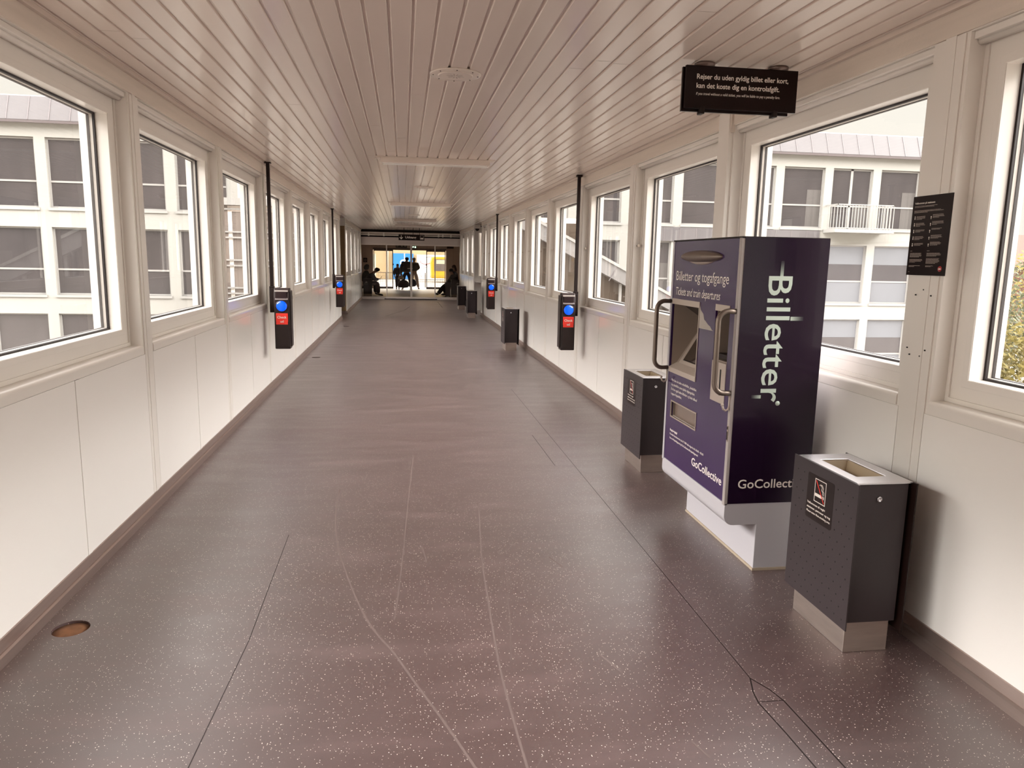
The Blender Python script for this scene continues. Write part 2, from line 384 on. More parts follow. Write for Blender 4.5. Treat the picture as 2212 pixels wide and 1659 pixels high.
def window(side, x0, ya, yb, latch=False, blind=0):
    wn[0] += 1; s = side; d = .085; r = .155
    g0, g1, gz0, gz1 = ya + .12, yb - .12, 1.222, 2.52
    b = MB(); b.plate(0, x0 + s * d, x0 + s * r, ya, yb, SILL_T, HEAD - .02, [(g0, g1, gz0, gz1)], FRAMEW)
    b.ring(0, x0 + s * (d - .008), x0 + s * d, ya + .0, yb - .0, SILL_T, HEAD - .022, .022, FRAMEW)
    b.ring(0, x0 + s * (d - .003), x0 + s * d, g0 - .035, g1 + .035, gz0 - .035, gz1 + .035, .033, FRAMEW)
    o = struct(b.build('window_%d' % wn[0], bev=.002))
    q = MB(); q.ring(0, x0 + s * r, x0 + s * (r + .012), g0 - .01, g1 + .01, gz0 - .01, gz1 + .01, .02, GASK)
    q.ring(0, x0 + s * (r + .030), x0 + s * (r + .045), g0 - .01, g1 + .01, gz0 - .01, gz1 + .01, .024, GASK); q.build('gasket', o)
    q = MB(); q.ring(0, x0 + s * (r + .012), x0 + s * (r + .030), g0 - .01, g1 + .01, gz0 - .01, gz1 + .01, .021, SPACER); q.build('spacer_bar', o)
    q = MB(); q.box(x0 + s * (r + .012), x0 + s * (r + .016), g0, g1, gz0, gz1, GLASS); q.build('pane', o)
    q = MB(); q.ring(0, x0 + s * (r + .03), x0 + s * (r + .10), ya, yb, SILL_T, HEAD, .10, FRAMEW); q.build('outer_frame', o)
    q = MB()   # sill board with a rounded nose
    n = 8; prof = [(x0 + s * d * 1.05, SILL_B), (x0, SILL_B)] + [(x0 + s * (.02 - .02 * math.cos(t)), SILL_T - .02 + .02 * math.sin(t)) for t in [math.pi / 2 * k / n for k in range(n + 1)]] + [(x0 + s * d * 1.05, SILL_T)]
    q.prism(prof, 1, ya + .001, yb - .001, WHITE) if True else None
    q.build('window_sill', o)
    q = MB()   # moulded head strips above the frame
    q.box(x0 + s * .02, x0 + s * (d + .02), ya + .001, yb - .001, HEAD - .030, HEAD, WHITE, .004)
    q.tube([(x0 + s * .055, ya + .001, HEAD - .036), (x0 + s * .055, yb - .001, HEAD - .036)], .016, WHITE, 12); q.build('head_trim', o)
    if latch:
        q = MB(); y = yb + .004
        q.tube([(x0 + s * .05, yb - .0, 1.862), (x0 + s * .05, yb - .035, 1.862)], .011, PEWTER, 10)
        q.box(x0 + s * .035, x0 + s * .065, yb - .05, yb - .03, 1.85, 1.875, mat('latch_metal', (.55, .47, .40), .3, .6), .004); q.build('latch', o)
    return o
def bays_for(y_first, n0, n1, pw):
    return [(y_first + k * PIT + pw, y_first + (k + 1) * PIT) for k in range(n0, n1)]
LB = bays_for(5.07, -3, 6, .19) + [(5.07 + 6 * PIT + .19, 20.60)]
RB = bays_for(2.963, -2, 8, .217) + [(2.963 + 8 * PIT + .217, 22.25)]
LB2 = [(22.85 + 2.02 * k, 22.85 + 2.02 * k + 1.80) for k in range(4)]
RB2 = [(24.95 + 2.0 * k, 24.95 + 2.0 * k + 1.75) for k in range(3)]
wall(-1, XL, LB, 20.79, 'wall_left', 0); wall(1, XR, RB, 22.45, 'wall_right', 0)
wall(-1, XL, LB2, YE + .1, 'wall_left_far', 0); wall(1, XR, RB2, YE + .1, 'wall_right_far', 0)
for a, c in LB + LB2: window(-1, XL, a, c)
for a, c in RB + RB2: window(1, XR, a, c, latch=c > 7)
# closing wall behind the camera
b = MB(); b.box(XL - .2, XR + .2, YB - .1, YB, 0, 2.8, mat('brown_back_wall', (.16, .12, .10), .6)); struct(b.build('wall_back'))
# hooks, screw holes and the surface duct on the pilasters of the right wall
b = MB()
for z, dy in ((1.60, .0), (1.575, .05), (1.575, -.05), (1.33, .07), (1.30, .05), (1.33, -.05), (1.30, -.02)): b.box(XR - .0045, XR, 3.07 + dy - .003, 3.07 + dy + .003, z - .003, z + .003, HOLE)
for dy in (-.012, .03): b.box(XR - .0045, XR, 5.30 + dy, 5.308 + dy, 2.56, 2.575, HOLE)
b.build('screw_hole', bpy.data.objects['wall_right'])
b = MB(); b.box(XR - .028, XR + .01, 5.225, 5.405, 1.12, 2.775, WHITE, .003); b.box(XR - .02, XR + .01, 5.206, 5.225, 2.62, 2.775, BEAMM); o = b.build('cable_duct', bpy.data.objects['wall_right'])
# skirting
def skirting(name, x0, s, y0, y1):
    b = MB(); b.prism([(x0 + s * .01, 0), (x0 - s * .026, 0), (x0 - s * .026, .046), (x0 - s * .018, .054), (x0 - s * .012, .054), (x0 - s * .007, .104), (x0 + s * .01, .107)], 1, y0, y1, SKIRT)
    return struct(b.build(name))
skirting('baseboard_left', XL, -1, YB, 20.79); skirting('baseboard_right', XR, 1, YB, 22.45)
skirting('baseboard_left_far', XL, -1, 22.6, YE); skirting('baseboard_right_far', XR, 1, 24.67, YE)

# recess on the left (olive brown door leaf) and on the right (white return wall with slit window)
OLIVE = mat('olive_brown_door', (.20, .125, .055), .55)
b = MB(); b.box(-4.4, XL, 22.6, 22.72, 0, 2.8, WHITE); struct(b.build('wall_recess_left'))
b = MB(); b.box(-2.9, XL - .012, 22.56, 22.6, .10, 2.50, OLIVE); o = struct(b.build('door_1', bev=.004))
q = MB(); q.box(-2.98, -2.9, 22.53, 22.6, 0, 2.58, OLIVE); q.box(-2.98, XL - .012, 22.53, 22.6, 2.50, 2.58, OLIVE); q.build('door_frame', o)
q = MB(); q.box(-2.9, XL - .012, 22.55, 22.6, .0, .10, SKIRT); q.build('kick_plate', o)
b = MB(); b.box(-4.5, -4.4, 20.6, 22.72, 0, 2.8, WHITE); b.box(-4.5, XL - .2, 20.72, 20.79, 0, 2.8, WHITE); struct(b.build('wall_recess_left_outer'))
b = MB(); b.plate(1, 24.67, 24.80, XR, 5.3, 0, 2.8, [(2.47, 2.62, 1.15, 2.54)], WHITE); b.box(XR, 5.3, 24.655, 24.67, 0, .10, WHITE)
b.box(2.62, 2.66, 24.64, 24.67, .0, 2.7, WHITE); o = struct(b.build('wall_recess_right'))
q = MB(); q.box(2.47, 2.62, 24.72, 24.725, 1.15, 2.54, GLASS); q.build('slit_window_pane', o)
q = MB(); q.box(2.36, 2.80, 24.50, 24.67, .925, .955, WHITE, .004); q.build('shelf_ledge', o)
b = MB(); b.plate(0, 5.2, 5.3, 22.25, 24.8, 0, 2.8, [(22.7, 24.3, .9, 2.4)], WHITE); b.box(XR + .2, 5.3, 22.32, 22.45, 0, 2.8, WHITE); b.box(XR + .25, 5.3, 22.25, 22.32, -1.2, 2.8, mat('stair_glazing', (.075, .055, .04), .15, noise=(.8, .4))); struct(b.build('wall_recess_right_outer'))
b = MB(); b.box(XR - .006, XR + .21, 22.45, 22.47, 0, 1.05, STEEL); b.build('corner_guard', bpy.data.objects['wall_right'])

# ------------------------------------------------------------------ ceiling boards
def build_ceiling():
    b = MB(); p = .1117; ph = .0545; z = 2.80; d = .0095
    x = ph + p * math.floor((XL - .02 - ph) / p) ; prof = []
    while x < XR + .03:
        prof += [(x - .0115, z), (x - .0085, z + .003), (x - .006, z + d), (x + .006, z + d), (x + .0085, z + .003), (x + .0115, z)]; x += p
    mi = b.mi(CEILM); A = [b.bm.verts.new((q[0], YB, q[1])) for q in prof]; B = [b.bm.verts.new((q[0], YE + .1, q[1])) for q in prof]
    for i in range(len(prof) - 1): b.bm.faces.new((A[i], A[i + 1], B[i + 1], B[i]))
    b.box(XL - .25, XR + .25, YB, YE + .1, 2.81, 2.95, CEILM)
    b.box(XR + .2, 5.3, 22.25, 24.8, 2.80, 2.95, CEILM); b.box(-4.5, XL - .2, 20.59, 22.72, 2.80, 2.95, CEILM)
    o = struct(b.build('ceiling'))
    # board ends, where two lengths meet
    s = MB(); J = mat('board_joint', (.30, .25, .22), .6)
    for k in range(70):
        i = random.randrange(int((XL + .1 - ph) / p), int((XR - .1 - ph) / p)); y = random.uniform(1.2, 22)
        s.box(ph + i * p + .009, ph + (i + 1) * p - .009, y, y + .0022, z - .0006, z + .001, J)
    s.build('board_joint', o)
build_ceiling()

# ceiling strip lights (switched off)
LAMPW = mat('lamp_housing_white', (.66, .58, .52), .35); DIFF = mat('opal_diffuser', (.80, .77, .73), .25)
def strip_light():
    o = empty('strip_light')
    b = MB(); b.box(-.67, .67, -.012, .19, -.004, 0, LAMPW); b.box(-.645, -.60, -.005, .17, -.012, -.002, LAMPW); b.build('mounting_plate', o)
    b = MB(); b.prism([(0, -.004), (0, -.058), (.012, -.062), (.168, -.062), (.18, -.058), (.18, -.004)], 0, -.61, .61, LAMPW); b.build('housing', o, bev=.003)
    b = MB(); b.box(-.585, .585, .022, .158, -.072, -.058, DIFF, .004); b.build('diffuser', o)
    return o
proto = None
for y, lab in ((8.60, 'nearest, beyond the round speaker plate'), (15.5, 'second from the camera'), (22.3, 'third from the camera'), (25.9, 'farthest, before the glazed screen')):
    o = proto = strip_light() if proto is None else copy_tree(proto)
    o.location = (.37, y, 2.80)
    tag(o, 'white unlit strip light across the ceiling, ' + lab, 'ceiling light', 'strip lights on the ceiling')
SLOT = mat('speaker_slot', (.05, .03, .025), .6)
def speaker():
    o = empty('ceiling_speaker')
    b = MB(); b.lathe([(.155, 0), (.155, -.005), (.150, -.009), (.0, -.009)], LAMPW, 48); b.build('cover_plate', o)
    b = MB(); b.lathe([(.106, -.008), (.106, -.014), (.098, -.013), (.0, -.013)], LAMPW, 48); b.build('grille', o)
    b = MB()
    for k in range(12):
        a = 2 * math.pi * (k + .5) / 12
        r0, r1 = (.012, .045) if k % 2 else (.02, .055)
        n = Vector((-math.sin(a), math.cos(a), 0)) * .0016; d = Vector((math.cos(a), math.sin(a), 0)); z = Vector((0, 0, -.0134))
        b.poly([d * r0 - n + z, d * r1 - n + z, d * r1 + n + z, d * r0 + n + z], SLOT)
    b.build('grille_slot', o)
    for k in range(8):
        a = 2 * math.pi * k / 8; b = MB(); b.lathe([(.004, -.008), (.004, -.012), (0, -.012)], SLOT, 10, Matrix.Translation((.135 * math.cos(a), .135 * math.sin(a), 0))); b.build('screw', o)
    return o
proto = None
for x, y, lab in ((.322, 4.73, 'in front of the nearest strip light'), (.33, 12.1, 'between the first and second strip lights'), (.30, 19.9, 'between the second and third strip lights')):
    o = proto = speaker() if proto is None else copy_tree(proto)
    o.location = (x, y, 2.80)
    tag(o, 'round white speaker plate screwed to the board ceiling ' + lab, 'speaker', 'round speakers in the ceiling')

# ------------------------------------------------------------------ ticket machine
def ticket_machine():
    t = tag(empty('ticket_machine', (1.746, 3.70, 0)), 'tall purple ticket machine with two curved grab handles, standing by the right wall', 'ticket machine')
    D, Wd = .485, 1.0
    # plinth
    b = MB(); b.box(.192, D, 0, Wd, .012, .275, MGREY, .003); b.build('plinth', t)
    b = MB(); b.box(.186, D, -.006, Wd, 0, .014, mat('sealant', (.36, .29, .22), .8)); b.build('sealant_bead', t)
    # rounded lower lip
    n = 8; R = .055
    prof = [(D, .27), (D, .395), (0, .395), (0, .325)] + [(R - R * math.cos(a), .27 + R - R * math.sin(a)) for a in [math.pi / 2 * k / n for k in range(n + 1)]]
    b = MB(); b.prism(prof, 1, 0, Wd, MGREY); b.build('lower_lip', t, bev=.002)
    # carcass and purple flanks
    b = MB(); b.box(.30, D, .004, Wd - .004, .395, 1.836, MGREY); b.build('carcass', t)
    b = MB(); b.box(.014, D + .004, -.002, .006, .395, 1.838, PURPLE); o = b.build('side_panel', t); o['label'] = 'near side panel with vertical lettering'
    b = MB(); b.box(.014, D + .004, Wd - .006, Wd + .002, .395, 1.838, PURPLE); b.build('side_panel', t)
    b = MB(); b.box(0, D + .004, 0, Wd, 1.832, 1.842, BLACK); b.build('top_panel', t)
    # front: grey edge trims and the purple door with its openings
    for y0, y1 in ((0, .030), (.972, 1.0)): b = MB(); b.box(-.004, .016, y0, y1, .385, 1.834, MRIM if y0 == 0 else MGREY, .002); b.build('corner_trim', t)
    rec, slot, tray = (.508, .962, .992, 1.468), (.093, .280, .93, 1.474), (.470, .888, .705, .802)
    b = MB(); b.plate(0, 0, .012, .030, .972, .400, 1.834, [rec, slot, tray], PURPLEF); b.build('front_panel', t)
    b = MB(); b.plate(0, .013, .02, .030, .972, .392, 1.834, [rec, slot, tray], MRIM); b.build('door_back', t)
    # screen recess: funnel walls, sloped screen frame, apron
    y0, y1, z0, z1 = rec; FU = mat('recess_metal', (.30, .24, .20), .5); FR = mat('recess_rim', (.44, .37, .32), .4)
    b = MB()
    b.poly([(.012, y1, z0), (.012, y1, z1), (.22, y1 - .02, z1 - .14), (.05, y1 - .02, z0 + .05)], FU)
    b.poly([(.012, y0, z1), (.012, y0, z0), (.05, y0 + .02, z0 + .05), (.22, y0 + .02, z1 - .14)], FU)
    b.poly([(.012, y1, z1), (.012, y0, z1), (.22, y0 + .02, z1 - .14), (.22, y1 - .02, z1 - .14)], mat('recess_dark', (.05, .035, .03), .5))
    b.build('recess_wall', t)
    b = MB()
    def SL(yy, k, off=0): return (.05 + (.22 - .05) * k - off, yy, z0 + .05 + (z1 - .14 - z0 - .05) * k + off * .6)
    b.poly([SL(y0 + .02, 0), SL(y0 + .02, 1), SL(y1 - .02, 1), SL(y1 - .02, 0)], FR); b.build('screen_bezel', t)
    b = MB(); b.poly([SL(y0 + .07, .12, .004), SL(y0 + .07, .86, .004), SL(y1 - .075, .86, .004), SL(y1 - .075, .12, .004)], SCREEN)
    b.poly([SL(y0 + .062, .10, .002), SL(y0 + .062, .88, .002), SL(y1 - .067, .88, .002), SL(y1 - .067, .10, .002)], BLACK); b.build('touch_screen', t)
    b = MB(); b.prism([(-.006, z0 - .002), (.014, z0 - .002), (.06, z0 + .048), (.05, z0 + .06), (-.006, z0 + .03)], 1, y0, y1, FR); b.build('screen_apron', t, bev=.002)
    b = MB(); b.box(-.005, .03, y0, y1, z1 - .032, z1 + .004, FR, .002); b.box(-.004, .012, y0 - .001, y0 + .008, z0, z1, FR); b.build('recess_rim', t)
    # card and note slot
    y0, y1, z0, z1 = slot; b = MB()
    b.box(.16, .17, y0, y1, 1.16, z1, mat('recess_dark2', (.04, .028, .022), .5)); b.box(.012, .17, y0 - .003, y0 + .003, 1.16, z1, FU); b.box(.012, .17, y1 - .003, y1 + .003, 1.16, z1, FU)
    b.box(.012, .17, y0, y1, z1 - .004, z1, FU); b.box(.012, .17, y0, y1, 1.155, 1.165, FU); b.build('slot_housing', t)
    b = MB(); b.box(-.004, .02, y0, y1, z0, 1.158, FR, .003); b.build('slot_plate', t); b = MB(); b.box(-.004, .02, y0, y1, z1 - .035, z1 + .002, FR, .002); b.build('slot_hood', t)
    b = MB(); b.box(-.006, -.003, y0 + .055, y0 + .068, .975, 1.12, HOLE); b.build('card_slot', t); b = MB(); b.box(-.006, -.003, y0 + .145, y0 + .165, 1.07, 1.09, HOLE); b.build('coin_slot', t); b = MB(); b.box(.02, .10, y0 + .01, y1 - .01, 1.175, 1.20, BLACK); b.build('keypad', t)
    # ticket tray
    y0, y1, z0, z1 = tray; b = MB()
    b.box(.07, .075, y0, y1, z0, z1, FU); b.box(.012, .075, y0 - .003, y0 + .002, z0, z1, FU); b.box(.012, .075, y1 - .002, y1 + .003, z0, z1, FU); b.box(.012, .075, y0, y1, z1 - .003, z1 + .003, FU); b.box(.012, .075, y0, y1, z0 - .003, z0 + .003, FR)
    b.ring(0, -.003, .004, y0 - .008, y1 + .008, z0 - .008, z1 + .008, .009, FU); b.build('ticket_tray', t)
    b = MB(); b.box(.02, .024, y0 + .004, y1 - .02, z0 + .006, z1 - .004, mat('smoked_flap', (.16, .115, .09), .12, 0)); b.build('tray_flap', t)
    # oval downlight
    M = Matrix.Translation((0, .53, 1.738)) @ Matrix.Rotation(-math.pi / 2, 4, 'Y') @ Matrix.Diagonal((.036, .30, 1, 1))
    b = MB(); b.lathe([(1, -.002)] + [(math.cos(a), .055 * math.sin(a)) for a in [math.pi / 2 * k / 10 for k in range(11)]], PEWTER, 48, M); b.build('downlight_shell', t)
    M = Matrix.Translation((0, .53, 1.726)) @ Matrix.Rotation(-math.pi / 2, 4, 'Y') @ Matrix.Diagonal((.036, .20, 1, 1))
    b = MB(); b.lathe([(1, -.002)] + [(math.cos(a), .03 * math.sin(a)) for a in [math.pi / 2 * k / 8 for k in range(9)]], FR, 40, M); b.build('downlight_rim', t)
    # grab handles with coat hooks
    for y in (.016, .985):
        yy = y; zt, zb, r = 1.452, 1.012, .055; out = -.098
        path = [(0, yy, zt)]
        path += [(out + r + r * math.cos(a) * 1 - 0, yy, zt - r + r * math.sin(a)) for a in [math.pi / 2 + math.pi / 2 * k / 8 for k in range(9)]]
        path += [(out + r + r * math.cos(a), yy, zb + r + r * math.sin(a)) for a in [math.pi + math.pi / 2 * k / 8 for k in range(9)]]
        path += [(0, yy, zb)]
        b = MB(); b.tube(path, .0145, PEWTER, 16); h = b.build('grab_handle', t)
        b = MB(); b.tube([(-.006, yy, zb), (-.006, yy, zb - .075), (-.012, yy, zb - .09), (-.025, yy, zb - .096), (-.038, yy, zb - .088), (-.044, yy, zb - .068)], .006, FR, 10)
        b.ball((-.045, yy, zb - .064), (.009, .009, .009), FR, 10); b.build('coat_hook', t)
    b = MB(); b.box(-.0075, -.003, .006, .022, .745, .835, STEEL, .002); b.box(-.009, -.006, .009, .019, .755, .80, BLACK); b.box(-.009, -.006, .009, .019, .812, .828, BLACK); b.build('door_latch', t)
    # torn patch of foil
    b = MB(); pts = [(.506, 1.452), (.49, 1.425), (.45, 1.405), (.435, 1.375), (.40, 1.362), (.375, 1.35), (.345, 1.342), (.318, 1.325), (.300, 1.320), (.506, 1.318)]
    b.prism(pts, 0, -.0008, .002, TORN); b.build('torn_foil', t)
    # lettering, front (read looking towards +x: right = -y)
    Rt, Up = (0, -1, 0), (0, 0, 1); F = -.0006
    text('lettering', 'Billetter og togafgange', .062, (F, .918, 1.590), Rt, Up, TEXTW, t, width=.785)
    text('lettering', 'Tickets and train departures', .052, (F, .912, 1.497), Rt, Up, TEXTW, t, width=.68, shear=.22)
    for i, (ln, w) in enumerate((('Her kan du købe enkeltbillet, pladsbillet', .42), ('og cykelbillet samt tjekke afgangstider.', .40), ('Du kan også købe billetter og finde tilbud', .435), ('i appen Rejsebillet.', .19))):
        text('lettering', ln, .016, (F, .905, .936 - i * .030), Rt, Up, TEXTW, t, width=w, bold=.01)
    text('lettering', 'Brug for hjælp?', .014, (F, .885, .606), Rt, Up, TEXTW, t, width=.13, bold=.03)
    text('lettering', 'Kontakt kundeservice på tlf. 7080 alle dage fra kl. 06.00 - 00.00', .013, (F, .885, .580), Rt, Up, TEXTW, t, width=.56, bold=.01)
    text('lettering', 'Læs om Rejsetidsgaranti på GoCollective.dk/rejsetidsgaranti', .013, (F, .885, .553), Rt, Up, TEXTW, t, width=.48, bold=.01)
    text('logo', 'GoCollective', .050, (F, .495, .480), Rt, Up, TEXTW, t, width=.435, bold=.012)
    # lettering, near side (looking towards +y: right = +x)
    S = -.0026
    text('logo', 'GoCollective', .052, (.068, S, .482), (1, 0, 0), Up, TEXTW, t, width=.40, bold=.008)
    text('lettering', 'Billetter', .140, (.160, S, 1.640), (0, 0, -1), (1, 0, 0), MINT, t, width=.675, bold=.006)
    # fading strokes that belong to the print
    gm = bpy.data.materials.new('fading_print'); gm.use_nodes = True; g = gm.node_tree; bs = g.nodes['Principled BSDF']; bs.inputs['Roughness'].default_value = .3
    at = g.nodes.new('ShaderNodeVertexColor'); at.layer_name = 'print'; g.links.new(at.outputs[0], bs.inputs['Base Color'])
    for (x0, x1, z0, z1, ax) in ((.221, .239, 1.628, 1.72, 'z+'), (.298, .372, 1.406, 1.427, 'x+'), (.108, .162, .985, 1.003, 'x-')):
        me = bpy.data.meshes.new('fading_stroke'); N = 12; vs, fs, cl = [], [], []
        for i in range(N + 1):
            k = i / N
            if ax == 'z+': z = z0 + (z1 - z0) * k; vs += [(x0, S - .0004, z), (x1, S - .0004, z)]
            else:
                x = x0 + (x1 - x0) * k if ax == 'x+' else x1 - (x1 - x0) * k; vs += [(x, S - .0004, z0), (x, S - .0004, z1)]
            c = [a * (1 - k) ** 1.5 + b_ * (1 - (1 - k) ** 1.5) for a, b_ in zip((.50, .58, .51), (.011, .003, .014))]; cl += [c, c]
        for i in range(N): fs.append((2 * i, 2 * i + 1, 2 * i + 3, 2 * i + 2))
        me.from_pydata(vs, [], fs); ca = me.color_attributes.new('print', 'FLOAT_COLOR', 'POINT')
        for i, c in enumerate(cl): ca.data[i].color = (*c, 1)
        me.materials.append(gm); o = bpy.data.objects.new('fading_stroke', me); C.objects.link(o); o.parent = t
    b = MB(); b.lathe([(.013, 0), (.013, .0006), (0, .0006)], MINT, 20, Matrix.Translation((.262, S, .957)) @ Matrix.Rotation(math.pi / 2, 4, 'X')); b.build('print_dot', t)
ticket_machine()

# ------------------------------------------------------------------ litter bins
def litter_bin(decal=True):
    t = empty('litter_bin')
    b = MB(); b.box(.028, .238, .045, .475, 0, .17, STEEL, .002); b.build('base', t)
    b = MB(); b.plate(1, .028, .034, .012, .250, .150, .782, [], BINM); b.box(.012, .250, .034, .486, .150, .70, BINM); b.plate(1, .486, .492, .012, .250, .150, .782, [], BINM); b.box(.012, .018, .03, .49, .7, .782, BINM); b.box(.244, .250, .03, .49, .7, .782, BINM); b.build('body', t)
    b = MB(); b.box(0, .006, 0, .525, .125, .787, BINM, .0012)
    fp = b.build('front_panel', t)
    b = MB()
    for i in range(13):
        for j in range(9):
            y = .035 + j * .056 + (.028 if i % 2 else 0); z = .165 + i * .0465
            if y < .505 and not (decal and .17 < y < .41 and .50 < z < .755): b.lathe([(.0040, 0), (.0040, .0005), (0, .0005)], HOLE, 8, Matrix.Translation((0, y, z)) @ Matrix.Rotation(-math.pi / 2, 4, 'Y'))
    h = b.build('perforation', t); 
    b = MB(); b.box(.268, .275, .0, .525, .105, .787, BLACK, .001); b.box(.248, .27, .06, .46, .3, .7, BLACK); b.build('back_panel', t)
    b = MB(); b.plate(2, .782, .790, .006, .266, .022, .495, [(.062, .200, .115, .400)], STEELTOP); b.build('lid', t, bev=.0015)
    b = MB()
    for q in ([(.062, .115, .784), (.062, .400, .784), (.10, .37, .701), (.10, .15, .701)], [(.200, .115, .784), (.200, .400, .784), (.17, .37, .701), (.17, .15, .701)], [(.062, .115, .784), (.200, .115, .784), (.17, .15, .701), (.10, .15, .701)], [(.062, .400, .784), (.200, .400, .784), (.17, .37, .701), (.10, .37, .701)], [(.10, .15, .702), (.17, .15, .702), (.17, .37, .702), (.10, .37, .702)]): b.poly(q, LINER)
    b.build('liner', t)
    b = MB(); M = Matrix.Translation((.117, .028, .716)) @ Matrix.Rotation(math.pi / 2, 4, 'X'); b.lathe([(.0115, 0), (.0115, .007), (.0085, .009), (.008, .005), (.0, .005)], STEELTOP, 20, M); b.build('lock', t)
    if decal:
        d = MB(); r = .012; Y0, Y1, Z0, Z1 = .172, .390, .520, .738; pts = []
        for cy, cz, a0 in ((Y1 - r, Z1 - r, 0), (Y0 + r, Z1 - r, 90), (Y0 + r, Z0 + r, 180), (Y1 - r, Z0 + r, 270)):
            pts += [(cy + r * math.cos(math.radians(a0 + k * 22.5)), cz + r * math.sin(math.radians(a0 + k * 22.5))) for k in range(5)]
        d.prism(pts, 0, -.0007, .0001, BLACKG); de = d.build('no_smoking_sticker', t)
        p = MB(); X0, X1 = -.0014, -.0006; yc = .281; cz = .668
        p.ring(0, X0, X1, yc - .046, yc + .046, cz - .055, cz + .055, .0035, TEXTW)
        p.box(X0, X1, yc - .014, yc + .040, cz - .028, cz - .014, TEXTW); p.box(X0, X1, yc - .024, yc - .019, cz - .028, cz - .014, TEXTW); p.box(X0, X1, yc - .034, yc - .029, cz - .028, cz - .014, TEXTW)
        for dy in (-.021, -.031): 
            sm = [(yc + dy, cz - .010), (yc + dy, cz + .004), (yc + dy + .010, cz + .012), (yc + dy + .006, cz + .024), (yc + dy + .018, cz + .036), (yc + dy + .03, cz + .03)]
            for i in range(5):
                a, c = Vector(sm[i]), Vector(sm[i + 1]); u = (c - a).normalized(); n = Vector((-u.y, u.x)) * .0014
                p.prism([tuple(a - n), tuple(c - n), tuple(c + n), tuple(a + n)], 0, X0, X1, TEXTW)
        p.build('pictogram', de)
        p = MB(); a, c = Vector((yc + .036, cz + .046)), Vector((yc - .036, cz - .046)); u = (c - a).normalized(); n = Vector((-u.y, u.x)) * .0022
        p.prism([tuple(a - n), tuple(c - n), tuple(c + n), tuple(a + n)], 0, X0 - .0004, X0, RED); p.build('red_slash', de)
        for i, (ln, w, bo) in enumerate((('Velkommen til røgfri', .150, .03), ('stationer, perroner og tog', .195, .03), ('Please note: Non-smoking area', .195, .015))):
            text('lettering', ln, .010, (-.0008, .380, .590 - i * .021), (0, -1, 0), (0, 0, 1), TEXTW, de, width=w, bold=bo * .5)
    return t
bin0 = litter_bin()
for i, (x, y, lab) in enumerate(((1.90, 2.765, 'dark grey perforated litter bin in front of the ticket machine, nearest the camera'),
        (1.885, 5.60, 'dark grey litter bin half hidden behind the ticket machine, with a no-smoking sticker'),
        (1.885, 13.76, 'dark grey litter bin by the right wall, third from the camera'),
        (1.85, 21.50, 'litter bin in the distance at the right-hand recess, the nearer of two together'),
        (1.83, 25.02, 'litter bin in the distance beside the white return wall, the farther of two together'))):
    o = bin0 if i == 0 else copy_tree(bin0)
    o.location = (x, y, 0); tag(o, lab, 'litter bin', 'litter bins along the right side')

# ------------------------------------------------------------------ card readers on black posts
def card_reader(side):
    """local origin: foot of the pole projected to the floor; housing faces -y. side: +1 = pole to the right of the housing"""
    t = empty('card_reader'); s = side; z0, z1 = .565, 1.30
    b = MB(); b.box(-.02, .02, -.02, .02, 1.06, 2.80, BLACK, .003); b.box(-.035, .035, -.035, .035, 2.775, 2.80, BLACK); b.build('pole', t)
    b = MB(); b.box(-s * .03, s * .024, -.06, .03, .99, 1.31, BLACK, .004); b.box(-s * .11, -s * .0, -.13, -.03, 1.02, 1.285, BLACK, .005); b.build('bracket', t)
    xc = -s * .155
    b = MB(); w = .090
    b.prism([(-.30, z0), (-.30, z1 - .115), (-.285, z1 - .03), (-.25, z1), (-.17, z1), (-.155, z1 - .05), (-.155, z0)], 0, xc - w, xc + w, CHARC); b.build('housing', t, bev=.010)
    b = MB(); b.box(xc - s * w, xc - s * (w + .018), -.28, -.15, z0 + .03, z1 - .03, CHARC, .007); b.build('side_fin', t)
    b = MB(); b.box(xc - .075, xc + .075, -.312, -.298, z0 + .03, z1 - .40, CHARC, .004); b.build('front_cover', t)
    b = MB(); b.box(xc - .066, xc + .062, -.305, -.27, z1 - .125, z1 - .045, mat('reader_display', (.022, .012, .014), .1), .004)
    b.prism([(-.314, z1 - .140), (-.29, z1 - .140), (-.29, z1 - .120), (-.302, z1 - .120)], 0, xc - .075, xc + .075, mat('reader_edge', (.16, .13, .13), .3)); b.build('display', t)
    b = MB(); b.box(xc - .078, xc + .078, -.302, -.27, z1 - .045, z1 - .028, mat('reader_lens', (.45, .40, .37), .15), .004); b.build('light_bar', t)
    M = Matrix.Translation((xc, -.300, z1 - .215)) @ Matrix.Rotation(math.pi / 2, 4, 'X')
    b = MB(); b.lathe([(.072, 0), (.072, .008), (.066, .010), (.0, .010)], CHARC, 40, M); b.build('disc_ring', t)
    b = MB(); b.lathe([(.063, .008), (.060, .014), (.045, .019), (.0, .021)], BLUE, 40, M); b.build('blue_disc', t)
    l = MB(); l.box(xc - .070, xc + .070, -.3125, -.298, z1 - .438, z1 - .302, RED, .003); lb = l.build('red_label', t)
    text('lettering', 'Check', .030, (xc, -.3127, z1 - .362), (1, 0, 0), (0, 0, 1), TEXTW, lb, width=None, bold=.018, align='CENTER')
    text('lettering', 'ud', .030, (xc, -.3127, z1 - .412), (1, 0, 0), (0, 0, 1), TEXTW, lb, width=None, bold=.018, align='CENTER')
    return t
cl, cr = card_reader(-1), card_reader(1)
cl2, cr2 = copy_tree(cl), copy_tree(cr)
